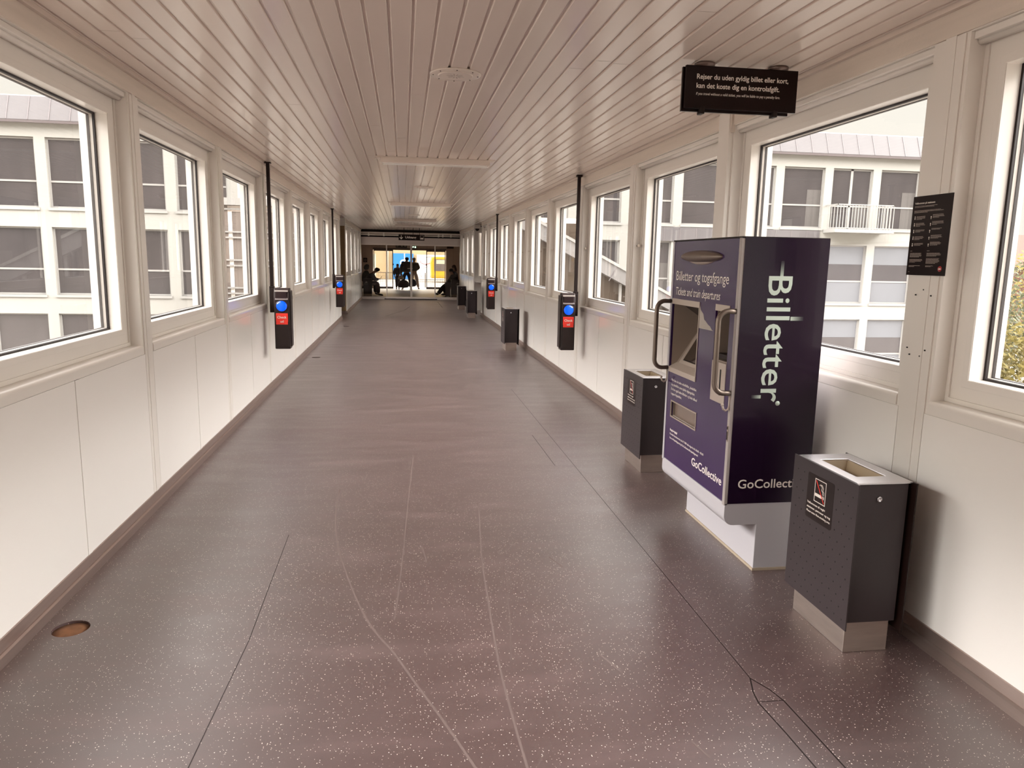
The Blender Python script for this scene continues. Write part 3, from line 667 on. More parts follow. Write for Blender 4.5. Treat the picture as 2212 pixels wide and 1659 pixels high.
for o, loc, lab in ((cl, (-1.60, 9.55, .012), 'near left card reader on a black post, with blue disc and red label'),
                    (cr, (2.255, 9.62, -.01), 'near right card reader on a black post, with blue disc and red label'),
                    (cl2, (-1.59, 17.8, -.02), 'far left card reader on a black post, just before the brown recess'),
                    (cr2, (2.225, 17.85, -.04), 'far right card reader on a black post, beyond the third litter bin')):
    o.location = loc; tag(o, lab, 'card reader', 'card readers on black posts')

# ------------------------------------------------------------------ signs
t = tag(empty('hanging_sign', (1.891, 4.15, 2.5406)), 'black ticket warning sign hanging from the ceiling above the ticket machine', 'sign')
t.scale = (1.064,) * 3
b = MB(); b.box(-.311, .311, 0, .018, .012, .226, BLACKG, .001); b.build('front_board', t)
b = MB(); b.box(-.32, .28, .025, .043, 0, .222, BLACKG, .001); b.build('back_board', t)
for x in (-.205, .205):
    b = MB(); b.lathe([(.018, .20), (.018, .226), (.052, .228), (.054, .240), (.048, .2437), (0, .2437)], mat('sign_mount', (.13, .085, .07), .4, .3), 28, Matrix.Translation((x, .02, 0))); b.build('ceiling_mount', t)
for x in (-.212, .196): b = MB(); b.box(x - .012, x + .012, -.004, .046, -.014, .02, BLACK, .003); b.build('clamp', t)
text('lettering', 'Rejser du uden gyldig billet eller kort,', .026, (-.252, -.0006, .160), (1, 0, 0), (0, 0, 1), TEXTW, t, width=.51, bold=.012)
text('lettering', 'kan det koste dig en kontrolafgift.', .026, (-.252, -.0006, .115), (1, 0, 0), (0, 0, 1), TEXTW, t, width=.463, bold=.012)
text('lettering', 'If you travel without a valid ticket, you will be liable to pay a penalty fare.', .014, (-.252, -.0006, .080), (1, 0, 0), (0, 0, 1), TEXTW, t, width=.468, shear=.2)
t = tag(empty('exit_sign', (.33, 28.5, 2.34)), 'black exit sign with white arrow hanging before the glazed screen', 'sign')
b = MB(); b.box(-.48, .48, 0, .05, 0, .215, BLACKG, .004); b.build('board', t)
for x in (-.28, .06, .30): b = MB(); b.box(x - .008, x + .008, .015, .035, .215, .455, BLACK); b.build('hanger', t)
text('lettering', 'Udgang', .085, (-.235, -.001, .072), (1, 0, 0), (0, 0, 1), TEXTW, t, width=.41, bold=.02)
b = MB(); b.box(-.392, -.372, -.003, 0, .06, .185, TEXTW); b.prism([(-.382, .03), (-.315, .10), (-.335, .115), (-.382, .07), (-.429, .115), (-.449, .10)], 1, -.003, 0, TEXTW); b.build('arrow', t)
b = MB(); b.ring(1, -.003, 0, .315, .455, .035, .18, .006, TEXTW); b.box(.335, .437, -.003, 0, .06, .10, TEXTW); b.box(.345, .37, -.003, 0, .045, .06, TEXTW); b.box(.40, .425, -.003, 0, .045, .06, TEXTW); b.build('pictogram', t)

t = tag(empty('information_poster', (XR - .004, 2.943, 1.664)), 'black information poster on the white pillar beside the nearest right window', 'poster')
b = MB(); b.box(-.004, 0, 0, .251, 0, .353, BLACKG); b.build('sheet', t)
Rt, Up = (0, -1, 0), (0, 0, 1); F = -.0042; GREY = mat('dim_print', (.42, .35, .31), .5)
text('heading', 'Velkommen på stationen', .0085, (F, .237, .318), Rt, Up, TEXTW, t, width=.13, bold=.01)
b = MB(); rnd = random.Random(3)
def para(y, z, w, lines, h=.0016, gap=.0042):
    for i in range(lines):
        ww = w * (rnd.uniform(.82, 1) if i < lines - 1 else rnd.uniform(.4, .8)); k = 0
        while k < ww:
            l = rnd.uniform(.004, .011); b.box(F - .0003, F + .0003, y - min(k + l, ww), y - k, z - i * gap, z - i * gap + h, GREY); k += l + .0018
para(.237, .308, .17, 2); para(.237, .288, .19, 3)
for i, (n1, n2) in enumerate(((4, 4), (4, 4), (3, 2), (4, 4), (3, 4))): para(.218, .262 - i * .03, .062, n1); para(.112, .266 - i * .03, .072, n2)
para(.237, .108, .02, 1); para(.126, .108, .035, 1); para(.237, .098, .085, 5); para(.126, .098, .095, 4); para(.237, .070, .092, 4); para(.126, .074, .092, 6); para(.237, .042, .08, 2); para(.126, .042, .05, 2); para(.237, .014, .02, 1)
b.build('small_print', t)
b = MB()
for i in range(5):
    z = .256 - i * .03
    b.lathe([(.0028, 0), (.0028, .0004), (0, .0004)], TEXTW, 10, Matrix.Translation((F, .228, z + .006)) @ Matrix.Rotation(-math.pi / 2, 4, 'Y')); b.box(F - .0004, F, .2255, .2305, z - .006, z + .002, TEXTW)
    b.lathe([(.0032, 0), (.0032, .0004), (0, .0004)], TEXTW, 10, Matrix.Translation((F, .122, z + .002)) @ Matrix.Rotation(-math.pi / 2, 4, 'Y')); b.box(F - .0004, F, .1205, .1235, z - .008, z, TEXTW)
b.build('pictogram', t)
b = MB(); b.lathe([(.0125, 0), (.0125, .0004), (0, .0004)], REDD, 28, Matrix.Translation((F, .033, .030)) @ Matrix.Rotation(-math.pi / 2, 4, 'Y')); lg = b.build('logo', t)
text('lettering', 'DSB', .0062, (F - .0005, .033, .027), Rt, Up, TEXTW, lg, bold=.03, align='CENTER')

# ------------------------------------------------------------------ security dome at the right-hand recess
t = tag(empty('security_camera', (2.40, 24.44, 2.80)), 'small dome camera with white housing at the ceiling by the right-hand recess', 'security camera')
b = MB(); b.box(-.10, .10, -.08, .15, -.13, 0, WHITE, .012); b.box(-.02, .25, .13, .17, -.06, -.03, CHARC); b.build('housing', t)
b = MB(); b.ball((0, .02, -.125), (.07, .07, .085), BLACKG, 20); b.build('dome', t)

# ------------------------------------------------------------------ glazed screen at the end
HEADER = mat('screen_header', (.50, .43, .40), .35); RAIL = mat('screen_rail', (.62, .55, .50), .3, .3); PIPE = mat('pipe_paint', (.62, .56, .50), .5)
b = MB(); b.box(XL, XR, YE, YE + .25, 2.235, 2.50, HEADER); b.box(XL, XR, YE + .1, YE + .2, 2.50, 2.8, BLACK); b.box(XL, XR, YE - .02, YE + .02, 2.62, 2.70, PIPE); o = struct(b.build('trim_1'))
q = MB(); q.tube([(XL + .01, YE - .08, 2.585), (XR - .01, YE - .08, 2.575)], .022, PIPE, 12); q.build('pipe', o)
for x in (-1.35, -.75, .55, 1.45, 1.62, 1.95): q = MB(); q.box(x - .03, x + .03, YE - .10, YE, 2.54, 2.68, WHITE, .004); q.build('pipe_bracket', o)
def glass_leaf(name, x0, x1, y, post, z0=.03, z1=2.235, leaf=True):
    b = MB(); b.box(x0, x1, y, y + .035, z0, z0 + .07, RAIL); b.box(x0, x1, y, y + .035, z1 - .05, z1, RAIL)
    for p in post: b.box(p - .022, p + .022, y - .005, y + .04, z0, z1, RAIL)
    o = struct(b.build(name)); q = MB(); q.box(x0, x1, y + .012, y + .020, z0 + .07, z1 - .05, HALLGLASS); q.build('pane', o); return o
glass_leaf('window_%d' % (wn[0] + 1), XL, -.68, YE + .12, []); glass_leaf('window_%d' % (wn[0] + 2), 1.34, XR, YE + .12, [])
glass_leaf('door_2', -.67, .335, YE + .02, (-.648, .325)); glass_leaf('door_3', .345, 1.335, YE + .02, (.357, 1.312))
b = MB(); b.box(-.75, 1.40, YE - .02, YE + .10, 0, .03, BLACK); b.box(XL, XR, YE + .10, YE + .2, 0, .032, RAIL); struct(b.build('trim_2'))

# ------------------------------------------------------------------ the hall behind it
HX0, HX1, HY0, HY1, HZ = -2.9, 3.6, YE + .15, 41.6, 2.62
HBR = mat('brown_hall_cladding', (.36, .27, .22), .55, noise=(3, .25, (8, 8, .1)))
HCE = mat('hall_ceiling', (.55, .46, .40), .5)
b = MB(); b.box(HX0, HX1, HY0, HY1, -.06, 0, M_HALLFLOOR); struct(b.build('floor_hall'))
b = MB(); b.box(HX0, HX1, HY0, HY1 + .2, HZ, HZ + .2, HCE); struct(b.build('ceiling_hall'))
b = MB(); b.box(HX0 - .15, HX0, HY0, HY1, 0, HZ, HBR)
for k in range(24): b.box(HX0, HX0 + .03, HY0 + .2 + k * .44, HY0 + .3 + k * .44, 0, HZ, HBR)
struct(b.build('wall_hall_left'))
b = MB(); b.box(HX1, HX1 + .15, HY0, HY1, 0, HZ, HBR)
for k in range(24): b.box(HX1 - .03, HX1, HY0 + .2 + k * .44, HY0 + .3 + k * .44, 0, HZ, HBR)
struct(b.build('wall_hall_right'))
b = MB(); b.box(HX0, XL - .0, HY0, HY0 + .12, 0, HZ, HBR); b.box(XR, HX1, HY0, HY0 + .12, 0, HZ, HBR); b.box(HX0, HX1, HY0, HY0 + .1, 2.50, HZ, HBR); struct(b.build('wall_hall_front'))
b = MB(); b.plate(1, HY1, HY1 + .2, HX0, HX1, 0, HZ, [(-1.60, 2.36, -1, 2.12)], HBR)
for k in range(16): b.box(HX0 + .05 + k * .43, HX0 + .09 + k * .43, HY1 - .03, HY1, 2.14 if -1.75 < HX0 + .07 + k * .43 < 2.5 else 0, HZ, HBR)
struct(b.build('wall_hall_back'))
JAMB = mat('pale_door_jamb', (.62, .58, .54), .4); DKF = mat('dark_door_frame', (.075, .05, .042), .4)
def outer_leaf(n, x0, x1, light_side):
    b = MB(); b.box(x0, x1, HY1 + .05, HY1 + .1, 0.0, .11, DKF); b.box(x0, x1, HY1 + .05, HY1 + .1, 2.04, 2.12, DKF)
    b.box(x0, x0 + .045, HY1 + .05, HY1 + .1, 0, 2.12, JAMB if light_side < 0 else DKF); b.box(x1 - .045, x1, HY1 + .05, HY1 + .1, 0, 2.12, JAMB if light_side > 0 else DKF)
    o = struct(b.build('door_%d' % n)); q = MB(); q.box(x0 + .045, x1 - .045, HY1 + .07, HY1 + .078, .11, 2.04, HALLGLASS); q.build('pane', o)
    q = MB(); q.box((x1 if light_side < 0 else x0) - .03, (x1 if light_side < 0 else x0) + .03, HY1 + .0, HY1 + .06, 1.28, 1.36, BLACK); q.build('lock', o)
outer_leaf(4, -1.58, -.52, -1); outer_leaf(5, 1.28, 2.34, 1)
b = MB(); b.box(-1.60, 2.36, HY1 - .04, HY1 + .02, 2.10, 2.20, DKF); struct(b.build('trim_3'))
def hallsign(name, x, z, w, h, y, lab, arrow=False, lit=None):
    t = tag(empty(name, (x, y, z)), lab, 'sign')
    b = MB(); b.box(-w / 2, w / 2, 0, .05, -h / 2, h / 2, mat('hall_sign_black', (.03, .02, .015), .3) if not lit else lit, .004); b.build('board', t)
    b = MB(); b.box(-.008, .008, .02, .03, h / 2, HZ - z, BLACK); b.build('hanger', t)
    if arrow:
        g = mat('dim_sign_print', (.25, .22, .18), .5); b = MB(); b.prism([(-w * .42, 0), (-w * .34, .045), (-w * .34, .012), (-w * .22, .012), (-w * .22, -.012), (-w * .34, -.012), (-w * .34, -.045)], 1, -.003, 0, g)
        b.box(-.02, .07, -.003, 0, -.03, .02, g); b.box(w * .26, w * .42, -.003, 0, -.03, .02, g); b.build('arrow', t)
    return t
hallsign('direction_sign', -.07, 2.30, .60, .20, 40.4, 'dark direction sign with a left arrow hanging above the exit doors, inside the hall', True)
LIT = mat('lit_exit_panel', (.6, .8, .6), .4, emit=(.75, 1, .75), es=1.6)
t = tag(empty('emergency_exit_sign', (.615, 40.6, 2.27)), 'small lit emergency exit sign above the exit doors of the hall', 'sign')
b = MB(); b.box(-.13, .13, 0, .05, -.07, .07, mat('exit_green', (.03, .16, .07), .4), .004); b.build('board', t)
b = MB(); b.prism([(-.11, -.01), (-.06, .05), (-.06, .02), (-.02, .02), (-.02, -.02), (-.06, -.02), (-.06, -.05)], 1, -.004, 0, LIT); b.ball((.05, -.002, .035), (.014, .004, .014), LIT, 10); b.box(.02, .085, -.004, 0, -.055, .022, LIT); b.build('lit_pictogram', t)
b = MB(); b.box(-.008, .008, .02, .03, .07, HZ - 2.27, BLACK); b.build('hanger', t)
t = tag(empty('departure_monitor', (2.53, 40.5, 2.33)), 'black departure monitor at the upper right inside the hall', 'monitor')
b = MB(); b.box(-.18, .18, 0, .12, -.11, .11, BLACK, .006); b.build('housing', t); b = MB(); b.box(-.16, .16, -.003, 0, -.09, .09, SCREEN); b.build('screen', t); b = MB(); b.box(-.01, .01, .04, .06, .11, HZ - 2.33, BLACK); b.build('hanger', t)
t = tag(empty('wall_notice', (-2.02, HY1 - .03, 1.53)), 'small black notice on the brown wall left of the exit doors', 'sign')
b = MB(); b.box(-.11, .11, -.012, 0, -.12, .12, BLACKG, .003); b.build('sheet', t); b = MB(); b.ring(1, -.014, -.012, -.05, .05, -.06, .04, .012, GREY); b.build('pictogram', t)

# hall litter containers with pale foot
def hall_bin(x, y, lab, mx):
    t = tag(empty('waste_container', (x, y, 0)), lab, 'litter bin', 'waste containers inside the hall')
    b = MB(); b.box(-.18, .18, 0, .36, .13, .765, mat('hall_bin_black', (.022, .012, .012), .4), .006); b.build('body', t)
    b = MB(); b.box(-.165, .165, .02, .34, 0, .13, mat('hall_bin_foot', (.22, .17, .13), .6)); b.build('base', t)
    b = MB(); b.box(-.17, .17, .01, .35, .765, .78, CHARC, .004); b.build('lid', t)
    g = mat('container_print', (.40, .34, .31), .5)
    b = MB(); b.prism([(mx - .06, .60), (mx + .06, .60), (mx + .055, .635), (mx + .01, .665), (mx - .01, .64), (mx - .035, .625)], 1, -.003, 0, g); b.box(mx - .08, mx + .08, -.003, 0, .545, .556, g); b.build('print', t)
hall_bin(-1.51, 32.75, 'black waste container with faint logo at the left of the hall', -.06)
hall_bin(2.28, 32.75, 'black waste container with faint logo at the right of the hall', .08)
def bench(x0, x1, y0, y1, lab):
    t = tag(empty('bench', ((x0 + x1) / 2, (y0 + y1) / 2, 0)), lab, 'bench'); w, l = (x1 - x0) / 2, (y1 - y0) / 2
    m = mat('bench_dark_wood', (.05, .03, .022), .5)
    b = MB(); 
    for k in range(4): b.box(-w + k * w / 2 + .01, -w + (k + 1) * w / 2 - .01, -l, l, .365, .40, m, .005)
    b.build('seat', t)
    for yy in (-l + .15, l - .15):
        b = MB(); b.box(-w + .03, w - .03, yy - .03, yy + .03, .33, .365, CHARC); b.box(-w + .05, -w + .09, yy - .02, yy + .02, 0, .335, CHARC); b.box(w - .09, w - .05, yy - .02, yy + .02, 0, .335, CHARC); b.build('leg_frame', t)
bench(-1.95, -1.42, 33.3, 35.4, 'dark low bench under the two people seated at the left of the hall')
bench(2.22, 2.68, 33.3, 35.4, 'dark low bench under the two people seated at the right of the hall')

# ------------------------------------------------------------------ people
SKIN = mat('skin', (.42, .24, .16), .5)
BULK = [1.0]
def skin_mesh(name, verts, edges, m, parent=None, sub=1, mats=None):
    bm = bmesh.new(); ly = bm.verts.layers.skin.verify(); vs = []
    for i, (p, r) in enumerate(verts):
        v = bm.verts.new(p); rr = r if isinstance(r, tuple) else (r, r); rr = (rr[0] * BULK[0], rr[1] * BULK[0]); v[ly].radius = rr; v[ly].use_root = (i == 0); vs.append(v)
    for a, b in edges: bm.edges.new((vs[a], vs[b]))
    me = bpy.data.meshes.new('tmp'); bm.to_mesh(me); bm.free()
    o = bpy.data.objects.new('tmp', me); C.objects.link(o)
    o.modifiers.new('s', 'SKIN').use_smooth_shade = True
    if sub: q = o.modifiers.new('u', 'SUBSURF'); q.levels = q.render_levels = sub
    me2 = bpy.data.meshes.new_from_object(o.evaluated_get(bpy.context.evaluated_depsgraph_get()))
    bpy.data.objects.remove(o); bpy.data.meshes.remove(me)
    me2.name = name; me2.materials.clear(); me2.materials.append(m)
    for p in me2.polygons: p.use_smooth = True
    r = bpy.data.objects.new(name, me2); C.objects.link(r)
    if parent: r.parent = parent
    return r
def human(label, loc, rz, P, sc_=1., jacket=None, trousers=None, shoes=None, hair=None, hair_long=0, hat=None, hood=None, fat=1.0, group=None, belly=1.0):
    """P: joints (x right, y forward, z up) for a 1.7 m figure"""
    root = tag(empty('person', loc, rz), label, 'person', group); root.scale = (sc_,) * 3
    V = {k: Vector(v) for k, v in P.items()}; verts, edges, ix = [], [], {}
    def add(k, r, prev=None):
        verts.append((V[k] if isinstance(k, str) else k, r)); n = len(verts) - 1
        if isinstance(k, str): ix[k] = n
        if prev is not None: edges.append((prev if isinstance(prev, int) else ix[prev], n))
        return n
    V['chest'] = V['waist'].lerp(V['neck0'], .55); V['neck1'] = V['neck0'].lerp(V['head'], .45)
    hd = (V['head'] - V['neck0']).normalized(); face = V.get('face', V['head'] + Vector((0, .1, -.01))); fd = (face - V['head']).normalized()
    V['crown'] = V['head'] + hd * .085
    add('pelvis', (.13, .10)); add('waist', (.115, .09), 'pelvis'); add('chest', (.135, .10), 'waist'); add('neck0', (.07, .06), 'chest'); add('neck1', .048, 'neck0'); add('head', (.078, .088), 'neck1'); add('crown', (.060, .066), 'head')
    add(V['head'] + fd * .088 - hd * .01, .013, 'head')                    # nose
    sd = fd.cross(hd).normalized()
    for q in (-1, 1): add(V['head'] + sd * q * .082 - hd * .005, (.018, .01), 'head')   # ears
    for q in 'LR':
        add('sh' + q, .055, 'neck0'); add('el' + q, .040, 'sh' + q); add('wr' + q, .026, 'el' + q)
        hdir = (V['wr' + q] - V['el' + q]).normalized(); side = hdir.cross(Vector((0, 0, 1) if abs(hdir.z) < .8 else (0, 1, 0))).normalized()
        palm = add(V['wr' + q] + hdir * .055, (.036, .018), 'wr' + q)
        cur = Vector(V.get('curl' + q, (0, .4, -.2)))
        for j in range(4):                                                  # four fingers, unequal and bent
            a = V['wr' + q] + hdir * .095 + side * (.011 * (j - 1.5) * 1.7); L = (.030, .036, .034, .026)[j]
            k1 = add(a, .0095, palm); k2 = add(a + (hdir + cur * .4).normalized() * L, .0085, k1); add(verts[k2][0] + (hdir + cur).normalized() * L * .8, .007, k2)
        a = V['wr' + q] + hdir * .04 + side * .040; k1 = add(a, .011, palm); add(a + (hdir + side * .5 + cur * .3).normalized() * .035, .009, k1)
        add('hip' + q, .085, 'pelvis'); add('kn' + q, .056, 'hip' + q); add('an' + q, .036, 'kn' + q); add('to' + q, (.038, .024), 'an' + q)
    body = skin_mesh('body', verts, edges, SKIN, root)
    # eyes
    for q in (-1, 1): b = MB(); b.ball(V['head'] + fd * .079 + sd * q * .03 + hd * .012, (.009,) * 3, CHARC, 8); b.build('eye', root)
    f = fat; BULK[0] = 1.14
    if jacket:
        v = [(V['waist'] * 1.0 + (V['pelvis'] - V['waist']) * .75, (.165 * f * belly, .13 * f * belly)), (V['waist'], (.155 * f * belly, .125 * f * belly)), (V['chest'], (.172 * f, .135 * f)), (V['neck0'], (.10, .085))]
        e = [(0, 1), (1, 2), (2, 3)]
        for q in 'LR':
            n = len(v); v += [(V['sh' + q], .082 * f), (V['el' + q], .066 * f), (V['el' + q].lerp(V['wr' + q], .92), .046 * f)]; e += [(3, n), (n, n + 1), (n + 1, n + 2)]
        skin_mesh('jacket', v, e, jacket, root)
    if trousers:
        v = [(V['pelvis'], (.145, .12)), (V['pelvis'].lerp(V['waist'], .5), (.135, .11))]; e = [(0, 1)]
        for q in 'LR':
            n = len(v); v += [(V['hip' + q], .108), (V['kn' + q], .080), (V['kn' + q].lerp(V['an' + q], .95), .062)]; e += [(0, n), (n, n + 1), (n + 1, n + 2)]
        skin_mesh('trousers', v, e, trousers, root)
    if shoes:
        for q in 'LR': skin_mesh('shoe', [(V['an' + q].lerp(V['to' + q], -.1) + Vector((0, 0, -.012)), (.050, .040)), (V['an' + q].lerp(V['to' + q], .55), (.052, .038)), (V['to' + q], (.046, .030))], [(0, 1), (1, 2)], shoes, root)
    if hair:
        b = MB(); c = V['head'] + hd * .045 - fd * .022; b.ball(c, (.096, .100, .088), hair, 20); b.build('hair', root)
        if hair_long: skin_mesh('long_hair', [(V['head'] - fd * .05 + hd * .02, .085), (V['head'] - fd * .075 - hd * .12, (.095, .05)), (V['head'] - fd * .10 - hd * hair_long, (.10, .035))], [(0, 1), (1, 2)], hair, root)
    if hat:
        b = MB(); c = V['head'] + hd * .055; b.ball(c, (.102, .108, .080), hat, 20)
        M = Matrix.Translation(c + fd * .12 - hd * .01) @ fd.to_track_quat('Y', 'Z').to_matrix().to_4x4()
        b.lathe([(.07, 0), (.07, .008), (0, .01)], hat, 20, M); b.build('cap', root)
    BULK[0] = 1.1
    if hood: skin_mesh('hood', [(V['neck0'] - fd * .05, (.12, .10)), (V['head'] - fd * .03, (.125, .13)), (V['crown'] - fd * .02, (.10, .10))], [(0, 1), (1, 2)], hood, root)
    BULK[0] = 1.0
    return root
def stand(spread=.10, arm=.0):
    return dict(pelvis=(0, 0, .93), waist=(0, 0, 1.07), neck0=(0, 0, 1.42), head=(0, .02, 1.575), shL=(-.17, 0, 1.38), shR=(.17, 0, 1.38), elL=(-.25, -.03, 1.12), elR=(.25, -.03, 1.12),
                wrL=(-.25, .05, .88), wrR=(.25, .05, .88), hipL=(-.09, 0, .88), hipR=(.09, 0, .88), knL=(-spread, .02, .48), knR=(spread, .02, .48), anL=(-spread * 1.1, -.02, .085), anR=(spread * 1.1, -.02, .085), toL=(-spread * 1.2, .12, .035), toR=(spread * 1.2, .12, .035))
DJ = mat('black_puffer_cloth', (.022, .013, .012), .6, bump=(30, .2)); OJ = mat('olive_jacket_cloth', (.045, .036, .020), .7); KH = mat('beige_trouser_cloth', (.42, .32, .27), .8)
DK = mat('dark_cloth', (.018, .010, .012), .8); NV = mat('navy_cloth', (.022, .024, .045), .8); BR = mat('brown_hair', (.10, .045, .025), .6); GRH = mat('grey_hair', (.25, .22, .18), .6); DKH = mat('dark_hair', (.02, .01, .008), .6)
WSH = mat('white_shoe', (.75, .70, .64), .5); DGR = mat('dark_green_cloth', (.05, .042, .028), .8); GRC = mat('grey_cloth', (.11, .09, .085), .8); BRC = mat('brown_cloth', (.10, .05, .03), .8)
GH = 'people inside the hall'
p = stand(.075); p['elL'] = (-.24, .03, 1.12); p['wrL'] = (-.22, .12, .90); p['elR'] = (.24, .03, 1.12); p['wrR'] = (.20, .12, .92)
human('person with long brown hair in dark coat, leftmost of the standing three', (-.275, 40.55, 0), math.pi, p, .80, DK, DK, DK, BR, .22)
p = stand(.19); p['head'] = (.02, .03, 1.56); p['shR'] = (.19, 0, 1.38); p['elR'] = (.27, .10, 1.16); p['wrR'] = (.16, .26, 1.36); p['elL'] = (-.30, .02, 1.12); p['wrL'] = (-.24, .10, .84); p['pelvis'] = (0, -.03, .86); p['waist'] = (0, 0, 1.03)
c = human('person in a big black puffer jacket standing mid doorway with bags', (.20, 40.05, 0), .25, p, 1.02, DJ, NV, WSH, DKH, 0, mat('black_cap', (.02, .012, .010), .6), None, 1.28, belly=1.35)
# white print on the back
b = MB(); b.box(-.02, .26, -.262, -.250, 1.10, 1.125, TEXTW); b.build('back_print', c)
p = stand(.13); p['knR'] = (.16, .0, .48); p['anR'] = (.23, -.05, .085); p['toR'] = (.27, .09, .035); p['elL'] = (-.24, .05, 1.13); p['wrL'] = (-.10, .18, 1.08); p['elR'] = (.27, -.02, 1.15); p['wrR'] = (.14, .14, 1.05)
human('person in olive jacket and beige trousers standing right in the doorway', (.60, 40.85, 0), .05, p, 1.0, OJ, KH, DK, GRH, 0, None, None, 1.08, belly=1.1)
def bag(name, x, y, z, r, m, lab, cat, group=None):
    t = tag(empty(name, (x, y, 0)), lab, cat, group)
    skin_mesh('sack', [((0, 0, z - r[2] * .6), (r[0] * .95, r[1] * .95)), ((0, 0, z), (r[0], r[1])), ((0, 0, z + r[2] * .7), (r[0] * .6, r[1] * .6))], [(0, 1), (1, 2)], m, t)
    b = MB(); b.tube([(-.05, 0, z + r[2] * .8), (-.03, 0, z + r[2] * 1.15), (.03, 0, z + r[2] * 1.15), (.05, 0, z + r[2] * .8)], .008, m, 8); b.build('handle', t); return t
bag('travel_bag', .03, 39.72, .32, (.36, .24, .36), DK, 'black round travel bag hanging low before the person in the puffer jacket', 'bag')
bag('rucksack', .52, 39.62, .38, (.22, .19, .34), NV, 'dark blue rucksack beside the black travel bag in the doorway', 'bag')
bag('shopping_bag', -.10, 39.40, .66, (.17, .10, .19), WSH, 'white carrier bag held left of the person in the puffer jacket', 'bag')
def sit(lean, head, wr, knee, ank, toe, sh=1.0):
    lx = lean
    return dict(pelvis=(0, 0, .53), waist=(0, lx * .25, .68), neck0=(0, lx, sh), head=(0, head[0], head[1]), face=(0, head[0] + .08, head[1] - .04), shL=(-.17, lx * .95, sh - .05), shR=(.17, lx * .95, sh - .05),
                elL=(-.20, lx + .12, sh - .27), elR=(.20, lx + .12, sh - .27), wrL=(-.08, wr[0], wr[1]), wrR=(.08, wr[0], wr[1]), hipL=(-.09, .02, .53), hipR=(.09, .02, .53), knL=(-.12, knee[0], knee[1]), knR=(.12, knee[0] + .03, knee[1]),
                anL=(-.13, ank[0], ank[1]), anR=(.13, ank[0] + .04, ank[1]), toL=(-.14, toe[0], toe[1]), toR=(.14, toe[0] + .04, toe[1]))
CAP = mat('dark_cap', (.015, .008, .008), .6)
o = human('person in a dark cap sitting bent over a phone, left in the hall', (-1.58, 33.55, 0), -math.pi / 2, sit(.25, (.43, 1.12), (.52, .74), (.47, .58), (.48, .085), (.68, .035), .98), 1, DK, GRC, DK, DKH, 0, CAP, None, 1.2, GH)
t = tag(empty('mobile_phone', (-.965, 33.55, .78)), 'phone held by the capped person at the left of the hall', 'phone'); b = MB(); b.box(-.01, .01, -.035, .035, -.01, .10, CHARC, .003); ob = b.build('case', t); b = MB(); b.box(-.0115, -.0095, -.031, .031, -.004, .094, SCREEN); b.build('screen', t); t.rotation_euler = (0, .5, 0)
human('hooded person sitting behind the capped person at the left of the hall', (-1.72, 34.45, 0), -math.pi / 2, sit(.08, (.13, 1.24), (.42, .66), (.46, .50), (.46, .085), (.62, .035), 1.08), 1, DGR, DK, DK, DKH, 0, None, DGR, 1.15, GH)
human('person in olive coat sitting with stretched legs, right in the hall', (2.36, 33.55, 0), math.pi / 2, sit(.15, (.22, 1.12), (.38, .62), (.50, .50), (.80, .10), (.90, .16), .98), 1, OJ, DK, DGR, DKH, 0, None, None, 1.2, GH)
human('long-haired person sitting upright behind the olive coat, right in the hall', (2.40, 34.5, 0), math.pi / 2, sit(.04, (.08, 1.27), (.36, .62), (.46, .50), (.46, .085), (.62, .035), 1.10), 1, DK, DK, DK, BRC, .2, None, None, 1.1, GH)
t = tag(empty('suitcase', (1.97, 33.22, 0)), 'upright grey suitcase beside the stretched legs at the right of the hall', 'suitcase')
b = MB(); b.box(-.11, .11, -.09, .09, .04, .66, mat('suitcase_grey', (.075, .06, .062), .5), .02); b.build('shell', t)
for x in (-.09, .09):
    b = MB(); b.tube([(x, -.05, .02), (x, -.02, .02)], .02, BLACK, 10); b.build('wheel', t)
b = MB(); b.tube([(-.07, 0, .66), (-.07, 0, .72), (.07, 0, .72), (.07, 0, .66)], .008, CHARC, 8); b.build('handle', t)

# ------------------------------------------------------------------ street beyond the exit
PAVE = mat('pale_paving', (.34, .315, .28), .8, noise=(6, .08)); YEL = mat('yellow_render', (.36, .275, .165), .85, noise=(5, .05))
b = MB(); b.box(-16, 22, HY1, 75, -.8, -.02, PAVE); struct(b.build('floor_street'))
t = tag(empty('street_building', (0, 60, 0)), 'pale yellow rendered building across the street beyond the exit doors', 'building')
b = MB(); b.plate(1, 0, 6, -14, 20, 0, 7, [(-3.4, -2.1, .2, 2.0), (-3.4, -2.1, 2.4, 3.6)], YEL); b.build('wall', t)
b = MB(); b.box(-3.4, -2.1, .2, .28, .2, 2.0, mat('shop_glass', (.24, .32, .26), .2)); b.box(-3.35, -2.4, .15, .2, .95, 1.35, mat('shop_orange', (.75, .22, .10), .5)); b.box(-3.4, -2.1, .12, .2, .62, .80, WSH); b.ring(1, .1, .25, -3.4, -2.1, .2, 2.0, .08, WSH); b.build('shop_window', t)
b = MB(); b.box(-3.4, -2.1, .2, .28, 2.4, 3.6, mat('upper_glass', (.2, .26, .24), .2)); b.ring(1, .1, .25, -3.4, -2.1, 2.4, 3.6, .08, WSH); b.build('window', t)
b = MB(); b.box(-14, 20, -.3, 6.3, 7, 7.25, ZINC); b.build('roof_edge', t)
b = MB(); b.tube([(-1.15, -.08, 0), (-1.15, -.08, 6.9)], .05, mat('downpipe', (.55, .55, .50), .5), 10); b.build('downpipe', t)
t = tag(empty('blue_poster', (.04, 59.9, 0)), 'bright blue poster with white ring logo on the yellow building beyond the exit', 'poster')
BLP = mat('bright_blue_print', (.012, .15, .42), .5)
b = MB(); b.box(-.80, .80, -.03, .02, -.0 + .02, 2.02, BLP); b.build('sheet', t)
b = MB(); lw = TEXTW
